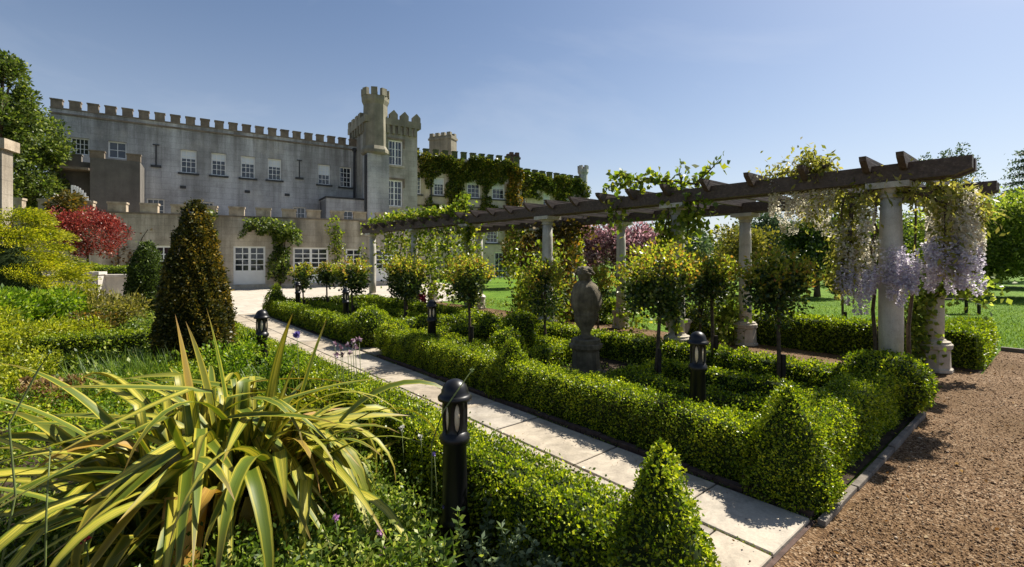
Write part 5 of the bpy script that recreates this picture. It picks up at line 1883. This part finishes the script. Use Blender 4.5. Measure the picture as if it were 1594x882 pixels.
def ledge_hedge(px0, px1, off, h, z0, label, mat_='box_far', w=.6, dens=1500, leaf=.05):
    a, b_ = WR.pt(WR.s_at(px0, off), off, 0), WR.pt(WR.s_at(px1, off), off, 0)
    o = hedge('box_hedge', [(a, b_, w, h)], label, dens, leaf, mat_)
    o.location.z = z0
    return o


ledge_hedge(150, 216, -1.0, .42, zr - .06, 'clipped low hedge on top of the retaining wall under the maple')
ledge_hedge(104, 146, -.9, .5, zr - .06, 'soft round-topped hedge on the wall beside the clipped one', 'peren_lush', .9)

topiary('yew_cone', (-4.72, 7.05, .016), [(.42, .02), (.49, .25), (.49, .55), (.46, .95), (.40, 1.35), (.31, 1.72), (.21, 2.08), (.13, 2.33), (.07, 2.48), (.02, 2.56)], 6400, .045,
        'tall bronze-gold yew cone behind the flax', 'yew', 'topiary', lump=.055, core='box_core', spread=1.1)
topiary('yew_cone', (gp(229, 13.2), 13.2, .016), [(.42, .02), (.48, .4), (.46, .9), (.36, 1.4), (.22, 1.85), (.1, 2.1), (.02, 2.16)], 2600, .06,
        'smaller green yew cone standing by the retaining wall', 'yew_green', 'topiary', lump=.06, spread=1.1)


# low hedges and mounds in the left bed
def mound(name, px, Y, r, h, label, leafm, n, leaf, cat='plant', W=.5, up=.5, z0=.016, blobs=18, fl=.8):
    X = gp(px, Y)
    o = root(name, (X, Y, z0), label, cat)
    (V, F), B = blob_leaves((X, Y, h * .42), (r, r, h * .58), blobs, n, leaf, W, (.32, .5), .8, fl, zmin=.02, up=up)
    np_mesh('foliage', V, F, M[leafm], o)
    mb_ = MB()
    for q in B[:8]:
        mb_.tube([(X, Y, z0), tuple((np.array((X, Y, z0)) + q) / 2), tuple(q)], [.015, .01, .005], 4)
    tag(mb_.build('stems', M['stem'], o, True), kind='stuff')
    return o


ph = lambda px, py: (gp(px, CAM_H * F_PX / (py - HOR)), CAM_H * F_PX / (py - HOR))
for (pa, pb, lb, h) in (((62, 575), (236, 562), 'low straight box hedge crossing the bed behind the grass clump', .52), ((40, 612), (170, 600), 'second low box hedge nearer the grass clump', .42)):
    hedge('box_hedge', [(ph(*pa), ph(*pb), .36, h)], lb, 3000, .034, 'box_far')
for args in (
        ('leafy_shrub', 34, 8.8, 1.05, 1.32, 'lush bright green shrub below the golden conifer', 'peren_lush', 3800, .085, 'shrub'),
        ('leafy_shrub', 104, 10.0, .85, 1.12, 'soft green bush in front of the handrail', 'peren_lush', 3000, .085, 'shrub'),
        ('leafy_shrub', 10, 7.2, .85, 1.05, 'rounded yellow-green bush at the edge of the bed', 'peren_yellow', 3800, .05, 'shrub'),
        ('leafy_shrub', 92, 8.0, .66, .92, 'small lime mound beside the rounded yellow-green bush', 'peren_yellow', 2600, .05, 'shrub'),
        ('leafy_shrub', 172, 10.4, .80, 1.08, 'gold-flecked shrub below the white pier', 'goldbush', 2600, .07, 'shrub'),
        ('leafy_shrub', 138, 9.0, .42, .85, 'dark reddish shrub between green bush and gold shrub', 'vine_dark', 1300, .06, 'shrub'),
        ('leafy_shrub', 24, 5.5, .55, .66, 'yellow-green mound near the fading flowers', 'peren_yellow', 2600, .04, 'shrub'),
        ('flowering_plant', 85, 5.2, .42, .42, 'tired clump of rust and yellow leaves beyond the flax', 'dry', 1100, .05, 'plant'),
        ('leafy_shrub', 205, 9.2, .5, .6, 'fresh green perennial clump left of the bronze yew base', 'peren', 1600, .06, 'plant'),
        ('leafy_shrub', 385, 5.9, .50, .82, 'green bush between bronze yew and the small bollard', 'peren_lush', 2600, .045, 'shrub'),
        ('leafy_shrub', 446, 5.3, .42, .70, 'low green perennial beside the small bollard', 'peren_lush', 2000, .042, 'plant'),
        ('leafy_shrub', 516, 4.4, .38, .56, 'yellow-green box-like mound by the path hedge', 'peren_yellow', 2600, .032, 'shrub'),
        ('leafy_shrub', 590, 4.2, .34, .40, 'fine-leaved bright mound against the path hedge', 'peren_yellow', 2200, .03, 'shrub')):
    args = list(args); args[7] = int(args[7] * 1.7)
    mound(*args)

# spiky yucca-like clump by the pier and feathery grass clump
def spiky(name, X, Y, n, h, spread, label, leafm, wd=.02, cat='grass clump', droop=.5, z0=.016):
    o = root(name, (X, Y, z0), label, cat)
    parts = []
    k = 6
    th = RNG.uniform(0, 6.28, n)
    el = RNG.uniform(.35, 1.0, n)
    L = h * RNG.uniform(.6, 1.15, n)
    bx_ = X + RNG.normal(0, spread, n); by_ = Y + RNG.normal(0, spread, n)
    D = np.stack([np.cos(th) * (1.1 - el), np.sin(th) * (1.1 - el), el + .25], 1)
    D = nrm(D)
    S = nrm(np.cross(D, [0, 0, 1.0]))
    rows = []
    for i in range(k + 1):
        t = i / k
        c = np.stack([bx_, by_, np.full(n, z0)], 1) + D * (L * t)[:, None]
        c[:, 2] -= droop * L * t ** 2.2 * (1.1 - el)
        out = np.stack([np.cos(th), np.sin(th), np.zeros(n)], 1)
        c += out * (droop * .4 * L * t ** 2)[:, None]
        w = wd * (1 - t ** 1.6) * .5 + .0006
        c[:, 2] = np.maximum(c[:, 2], .012)
        rows.append((c - S * w, c + S * w))
    V = np.stack([q for r in rows for q in r], 1)
    m = V.shape[1]
    F = np.array([(2 * i, 2 * i + 1, 2 * i + 3, 2 * i + 2) for i in range(k)])
    Fq = (F[None] + (np.arange(n) * m)[:, None, None]).reshape(-1, 4)
    np_mesh('blades', V.reshape(-1, 3), Fq, M[leafm], o)
    return o


spiky('grass_clump', gp(175, 5.6), 5.6, 1500, .55, .26, 'fine arching green grass clump beside the bronze yew', 'blade', .009)
spiky('grass_clump', gp(220, 6.2), 6.2, 900, .52, .22, 'second fine green grass clump against the bronze yew', 'blade', .009)
spiky('spiky_plant', gp(195, 12.2), 12.2, 130, 1.0, .1, 'pale spiky plant in front of the retaining wall', 'wist', .05, 'plant')
spiky('grass_clump', gp(420, 5.6), 5.6, 600, .5, .2, 'soft green grass tuft near the small bollard', 'blade', .010)
spiky('iris_clump', gp(468, 5.0), 5.0, 60, .55, .10, 'upright iris leaves beside the path hedge', 'blade', .022, 'iris', .15)


# ================================================================== THE FLAX
FX, FY = -1.72, 2.88
flax = root('flax_plant', (FX, FY, .016), 'big yellow-striped flax plant with arching sword leaves', 'flax')
rr = random.Random(42)


def flax_leaf(bx_, by_, az, el, L, w, droop, kink=None, twist=0.0):
    n = 16
    p = np.array((bx_, by_, .02))
    d = np.array((math.cos(az) * math.cos(el), math.sin(az) * math.cos(el), math.sin(el)))
    ctr, dirs = [p.copy()], [d.copy()]
    for i in range(n):
        t = (i + 1) / n
        bend = droop * (.25 + 2.2 * t ** 1.6) / n
        if kink is not None and abs(t - kink) < .5 / n + 1e-6:
            bend += rr.uniform(1.0, 1.7)
        horiz = np.array((math.cos(az), math.sin(az), 0))
        e = math.atan2(d[2], np.dot(d, horiz)) - bend
        e = max(e, -1.5)
        d = horiz * math.cos(e) + np.array((0, 0, math.sin(e)))
        p = p + d * L / n
        if p[2] < .03: p[2] = .03
        ctr.append(p.copy()); dirs.append(d.copy())
    vs, uvs, fs = [], [], []
    for i, (c, dd) in enumerate(zip(ctr, dirs)):
        t = i / n
        side = np.array((-math.sin(az), math.cos(az), 0))
        up = np.cross(dd, side); up = up if up[2] >= 0 or True else -up
        tw = twist * t
        s2 = side * math.cos(tw) + up * math.sin(tw)
        u2 = np.cross(dd, s2)
        ww = w * (.55 + .45 * min(1, t * 3.5)) * (1 - max(0, (t - .55) / .45) ** 1.7) + .001
        v_ = .42 * (1 - t) ** 1.2 + .10
        for k, x in enumerate((-1, -.45, 0, .45, 1)):
            vs.append(c + s2 * ww * .5 * x - u2 * ww * .5 * v_ * (abs(x)) * -1)
            uvs.append(((x + 1) / 2, t))
    for i in range(n):
        for k in range(4):
            a = i * 5 + k
            fs.append((a, a + 1, a + 6, a + 5))
    b0 = np.array(flax.location)
    me = bpy.data.meshes.new('leaf')
    me.from_pydata([tuple(v - b0) for v in vs], [], fs)
    ul = me.uv_layers.new(name='UVMap')
    li = np.empty(len(me.loops), np.int32)
    me.loops.foreach_get('vertex_index', li)
    ul.data.foreach_set('uv', np.array(uvs, np.float32)[li].ravel())
    me.polygons.foreach_set('use_smooth', [True] * len(me.polygons))
    me.materials.append(M['flax'])
    o = bpy.data.objects.new('leaf', me)
    COL.objects.link(o)
    o.parent = flax


def fb():
    return FX + rr.gauss(0, .19), FY + rr.gauss(0, .15)


# the tall upright swords
for (pxb, pxt, pyt, L) in ((320, 262, 462, 1.36), (350, 331, 468, 1.32), (372, 347, 440, 1.40), (408, 415, 455, 1.38), (425, 482, 462, 1.34), (400, 440, 535, 1.15)):
    Yb = FY + rr.uniform(-.08, .12)
    xb = gp(pxb, Yb); xt = gp(pxt, Yb)
    az = 0 if xt > xb else math.pi
    az += rr.uniform(-.5, .5)
    el = math.pi / 2 - min(.5, abs(xt - xb) / L * 1.05)
    flax_leaf(xb, Yb, az, el, L, rr.uniform(.060, .072), rr.uniform(.1, .4), None, rr.uniform(-.9, .9))
# arching leaves all round: some sweep in one bow, many fold over and hang
for k in range(190):
    az = rr.uniform(0, 2 * math.pi)
    x, y = fb()
    L = rr.uniform(1.0, 1.7)
    el = rr.uniform(1.18, 1.53)
    kink = rr.choice([None, rr.uniform(.42, .70), rr.uniform(.40, .62)])
    kink = None if kink is None else round(kink * 16) / 16
    flax_leaf(x + math.cos(az) * .07, y + math.sin(az) * .07, az + rr.uniform(-.25, .25), el, L, rr.uniform(.044, .080), rr.uniform(1.5, 3.4) if kink is None else rr.uniform(.15, .7), kink, rr.uniform(-.6, .6))
# lower leaves lying outwards
for k in range(44):
    az = rr.uniform(0, 2 * math.pi)
    x, y = fb()
    flax_leaf(x + math.cos(az) * .1, y + math.sin(az) * .1, az, rr.uniform(.35, .8), rr.uniform(.7, 1.25), rr.uniform(.05, .085), rr.uniform(.5, 1.4), None, rr.uniform(-.5, .5))
# long leaves sweeping towards the edge of the view
for k in range(24):
    az = math.pi + rr.uniform(-.75, .75)
    x, y = fb()
    flax_leaf(x - .1, y - .1, az, rr.uniform(.7, 1.15), rr.uniform(1.25, 1.75), rr.uniform(.055, .08), rr.uniform(.8, 1.7), None, rr.uniform(-.4, .4))
# and a few towards the bollard and the viewer
for k in range(26):
    az = rr.choice([rr.uniform(-.9, .2), rr.uniform(-1.9, -1.2)])
    x, y = fb()
    flax_leaf(x + .08, y - .05, az, rr.uniform(.85, 1.3), rr.uniform(1.15, 1.6), rr.uniform(.06, .1), rr.uniform(1.2, 2.2), rr.choice([None, .5625, .625]), rr.uniform(-.4, .4))


# ================================================================== FOREGROUND PLANTING
def cover(name, label, leafm, n, leaf, W, fn, hmax, cat='ground cover', ncl=200, spread=.8):
    """a low carpet of leafy shoots: fn(n) -> xy candidates"""
    C = fn(ncl)
    H = RNG.uniform(.45, 1, len(C)) * hmax
    k = RNG.integers(0, len(C), n)
    t = RNG.uniform(.05, 1, n) ** .6
    P = np.stack([C[k, 0] + RNG.normal(0, .045, n) * (1 + t), C[k, 1] + RNG.normal(0, .045, n) * (1 + t), .02 + H[k] * t], 1)
    V, F = leaf_geo(P, rdir(n) * .7 + np.array([0, 0, .45]), leaf, leaf * W, spread)
    V[:, 2] = np.maximum(V[:, 2], .018)
    return tag(np_mesh(name, V, F, M[leafm]), label, cat, kind='stuff')


def in_bed(x0, x1, y0, y1, umin=-.2, vmax=-1.95, avoid=True):
    def f(n):
        out = []
        while sum(len(a) for a in out) < n:
            x = RNG.uniform(x0, x1, n * 3); y = RNG.uniform(y0, y1, n * 3)
            ru, rv = x - OX, y - OY
            uu = ru * UX + rv * UY; vv = ru * VX + rv * VY
            ok = (uu > umin) & (vv < vmax)
            if avoid:
                ok &= (np.hypot(x + .294, y - 2.67) > .22) & ~((np.abs(x + .27) < .2) & (y < 2.7))
            out.append(np.stack([x[ok], y[ok]], 1))
        return np.concatenate(out)[:n]
    return f


cover('ground_cover', 'tangled green geranium foliage between the flax and the bollard', 'peren', 30000, .030, .5, in_bed(-1.6, -.3, 2.0, 4.0, -.6, -2.08), .40, ncl=420)
cover('ground_cover', 'shaded low greenery under the flax leaves', 'peren', 16000, .036, .5, in_bed(-3.4, -.6, 1.75, 3.2, -1.5, -2.1), .26, ncl=300)
cover('ground_cover', 'fresh green perennials along the middle of the bed', 'peren_lush', 22000, .040, .45, in_bed(-5.5, -1.2, 3.6, 8.0, .5, -2.05), .34, ncl=420)
cover('ground_cover', 'mixed green planting filling the far bed by the retaining wall', 'peren', 20000, .065, .5, in_bed(-15, -4.5, 5.0, 13.5, 2, -2.5), .45, ncl=420)
cover('ground_cover', 'yellow-green low planting at the side of the bed', 'peren_yellow', 14000, .045, .45, in_bed(-7.5, -3.2, 3.6, 7.0, 0, -2.5), .32, ncl=300)
cover('ground_cover', 'low leafy planting between the inner hedges of the near parterre', 'peren', 3600, .035, .5,
      lambda n: np.array([G(RNG.uniform(.6, 6.2), RNG.uniform(.6, 2.9))[:2] for _ in range(n)]), .12, ncl=110)
cover('ground_cover', 'low leafy planting between the inner hedges of the far parterre', 'peren', 5000, .05, .5,
      lambda n: np.array([G(RNG.uniform(8, 14.2), RNG.uniform(.6, 2.9))[:2] for _ in range(n)]), .2, ncl=200)
cover('ground_cover', 'leafy planting along the foot of the far pergola columns', 'peren', 6000, .05, .5,
      lambda n: np.array([G(RNG.uniform(5, 14.5), RNG.uniform(6.1, 6.5))[:2] for _ in range(n)]), .35, ncl=160)


def stemmed(name, X, Y, ns, h, label, leafm, leaf, spread=.16, cat='plant', pairs=9, z0=.016):
    """upright stems set with opposite pairs of leaves"""
    o = root(name, (X, Y, z0), label, cat)
    mb_ = MB(); P, N = [], []
    for k in range(ns):
        bx_, by_ = X + RNG.normal(0, spread), Y + RNG.normal(0, spread)
        hh_ = h * RNG.uniform(.6, 1.1)
        tx, ty = RNG.normal(0, .06), RNG.normal(0, .06)
        mb_.tube([(bx_, by_, z0), (bx_ + tx * .5, by_ + ty * .5, z0 + hh_ * .5), (bx_ + tx, by_ + ty, z0 + hh_)], [.004, .0035, .002], 4)
        for i in range(pairs):
            t = .2 + .8 * i / (pairs - 1)
            a = RNG.uniform(0, 6.28)
            for q in range(4):
                aa = a + q * math.pi / 2 + RNG.normal(0, .2)
                P.append((bx_ + tx * t, by_ + ty * t, z0 + hh_ * t)); N.append((math.cos(aa), math.sin(aa), .45))
    V, F = leaf_geo(np.array(P), np.array(N), leaf, leaf * .48, .28)
    np_mesh('foliage', V, F, M[leafm], o)
    tag(mb_.build('stems', M['stem'], o), kind='stuff')
    return o


stemmed('sage_plant', .07, 2.36, 34, .34, 'grey-green sage stems at the foot of the bollard', 'sage', .042, .13)
stemmed('sage_plant', .28, 2.14, 24, .32, 'grey-green sage between the bollard and the tall box cone', 'sage', .042, .12)
stemmed('leafy_perennial', -.62, 2.30, 40, .34, 'upright leafy stems with pink flowers before the bollard', 'peren', .045, .2)
stemmed('leafy_perennial', -1.0, 2.05, 36, .30, 'leafy stems at the foot of the flax', 'peren', .045, .2)


def flower(name, X, Y, z, r, label, petal, npet=16, stem_from=None, cat='flower', group=None):
    o = root(name, (X, Y, .016), label, cat, group)
    P = np.tile([X, Y, z], (npet, 1)) + rdir(npet) * r * .25
    V, F = leaf_geo(P, rdir(npet) + np.array([0, 0, .2]), r, r * .8, .4)
    np_mesh('petals', V, F, M[petal], o)
    sx, sy = stem_from or (X + .03, Y + .05)
    mb_ = MB()
    mb_.tube([(sx, sy, .016), ((sx * .4 + X * .6), (sy * .4 + Y * .6), z * .55), (X, Y, z)], [.004, .0035, .0025], 5)
    mb_.build('stem', M['stem'], o, True)
    return o


def fpt(px, py, Y):
    return gp(px, Y), Y, zz(py, Y)


for (px, py, Y, r, pet, lb) in (
        (522, 806, 2.35, .020, 'petal_pink', 'small pink flower in the green foliage below the flax'),
        (592, 829, 2.30, .020, 'petal_pink', 'small pink flower left of the bollard base'),
        (597, 860, 2.25, .020, 'petal_pink', 'lowest small pink flower near the bollard'),
        (676, 707, 2.75, .016, 'petal_violet', 'tiny violet flower touching the bollard post'),
        (692, 788, 2.6, .014, 'petal_violet', 'tiny violet flower low beside the bollard post'),
        (133, 838, 2.05, .022, 'petal_red', 'crimson pincushion flower among the flax leaves'),
        (625, 665, 3.2, .020, 'petal_white', 'faded pale flower head before the path hedge'),
        (655, 680, 3.1, .020, 'petal_white', 'second faded pale flower head near the bollard'),
        (462, 520, 4.9, .045, 'petal_violet', 'violet iris flower above the upright leaves'),
        (42, 592, 5.0, .05, 'dry', 'faded rust-pink flower in the side of the bed'),
        (657, 462, 12.5, .16, 'petal_red', 'dark red flower head seen against the terrace')):
    X, Y, z = fpt(px, py, Y)
    flower('garden_flower', X, Y, z, r, lb, pet, 26)
ks = [(521, 535), (530, 541), (541, 538), (549, 531), (553, 540), (546, 549), (533, 552), (524, 553), (559, 528)]
for i, (px, py) in enumerate(ks):
    X, Y, z = fpt(px, py, 4.35 + .03 * (i % 4))
    flower('plum_flower', X, Y, z, .032, 'dusky plum flower ' + ('leftmost in', 'second from the left in', 'third from the left in', 'in the upper middle of', 'second from the right in', 'lowest on the right of', 'lowest in the middle of', 'lowest on the left of', 'rightmost and highest in')[i] + ' the cluster over the path', 'petal_dark', 14, cat='flower', group='plum flowers over the path')
# long bare stalks leaning in at the side and across the bollard
for (pts, lb) in (
        ([(2, 880, 1.9), (24, 770, 1.9), (14, 660, 1.95), (60, 575, 2.0), (78, 548, 2.02)], 'long thin dark stalk rising at the side of the flax'),
        ([(70, 900, 1.95), (72, 800, 1.95), (78, 700, 1.98)], 'short thin dark stalk among the flax leaves'),
        ([(672, 690, 2.5), (690, 640, 2.5), (735, 575, 2.5)], 'thin green flower stalk crossing the bollard cap')):
    P3 = [fpt(*p) for p in pts]
    g0 = (P3[0][0], P3[0][1], .016)
    o = root('flower_stalk', g0, lb, 'stalk')
    mb = MB()
    mb.tube([g0] + P3, [.004] * (len(P3)) + [.0022], 5)
    mb.build('stem', M['stem'], o, True)
    V, F = leaf_geo(np.tile(P3[-1], (10, 1)), rdir(10), .016, .008, .4)
    np_mesh('bud', V, F, M['sage'], o)

# moss in the joints of the path and a few fallen leaves on the slabs
n = 5200
uu = RNG.uniform(.02, 9, n) ** 1.0
lane = RNG.integers(0, 3, n)
vv = np.choose(lane, [np.full(n, -.60), np.full(n, -.012), np.full(n, -1.45)]) + RNG.normal(0, .012, n)
keep = (np.sin(uu * 7.3 + lane * 2.1) + np.sin(uu * 2.9 + 1.3)) > .1
uu, vv = uu[keep], vv[keep]
P = np.stack([OX + uu * UX + vv * VX, OY + uu * UY + vv * VY, np.full(len(uu), .030)], 1)
V, F = leaf_geo(P, np.tile([0, 0, .6], (len(P), 1)), .014, .009, .9)
V[:, 2] = np.clip(V[:, 2], .022, .055)
tag(np_mesh('joint_moss', V, F, M['peren']), 'moss and tiny weeds in the joints of the stone path', 'moss', kind='stuff')
n = 130
uu, vv = RNG.uniform(.05, 6, n), RNG.uniform(-1.4, -.05, n)
P = np.stack([OX + uu * UX + vv * VX, OY + uu * UY + vv * VY, np.full(n, .046)], 1)
V, F = leaf_geo(P, np.tile([0, 0, .05], (n, 1)), .022, .013, .9)
V[:, 2] = np.clip(V[:, 2], .043, .058)
tag(np_mesh('path_litter', V, F, M['dry']), 'dry fallen leaves lying on the stone path', 'leaf litter', kind='stuff')
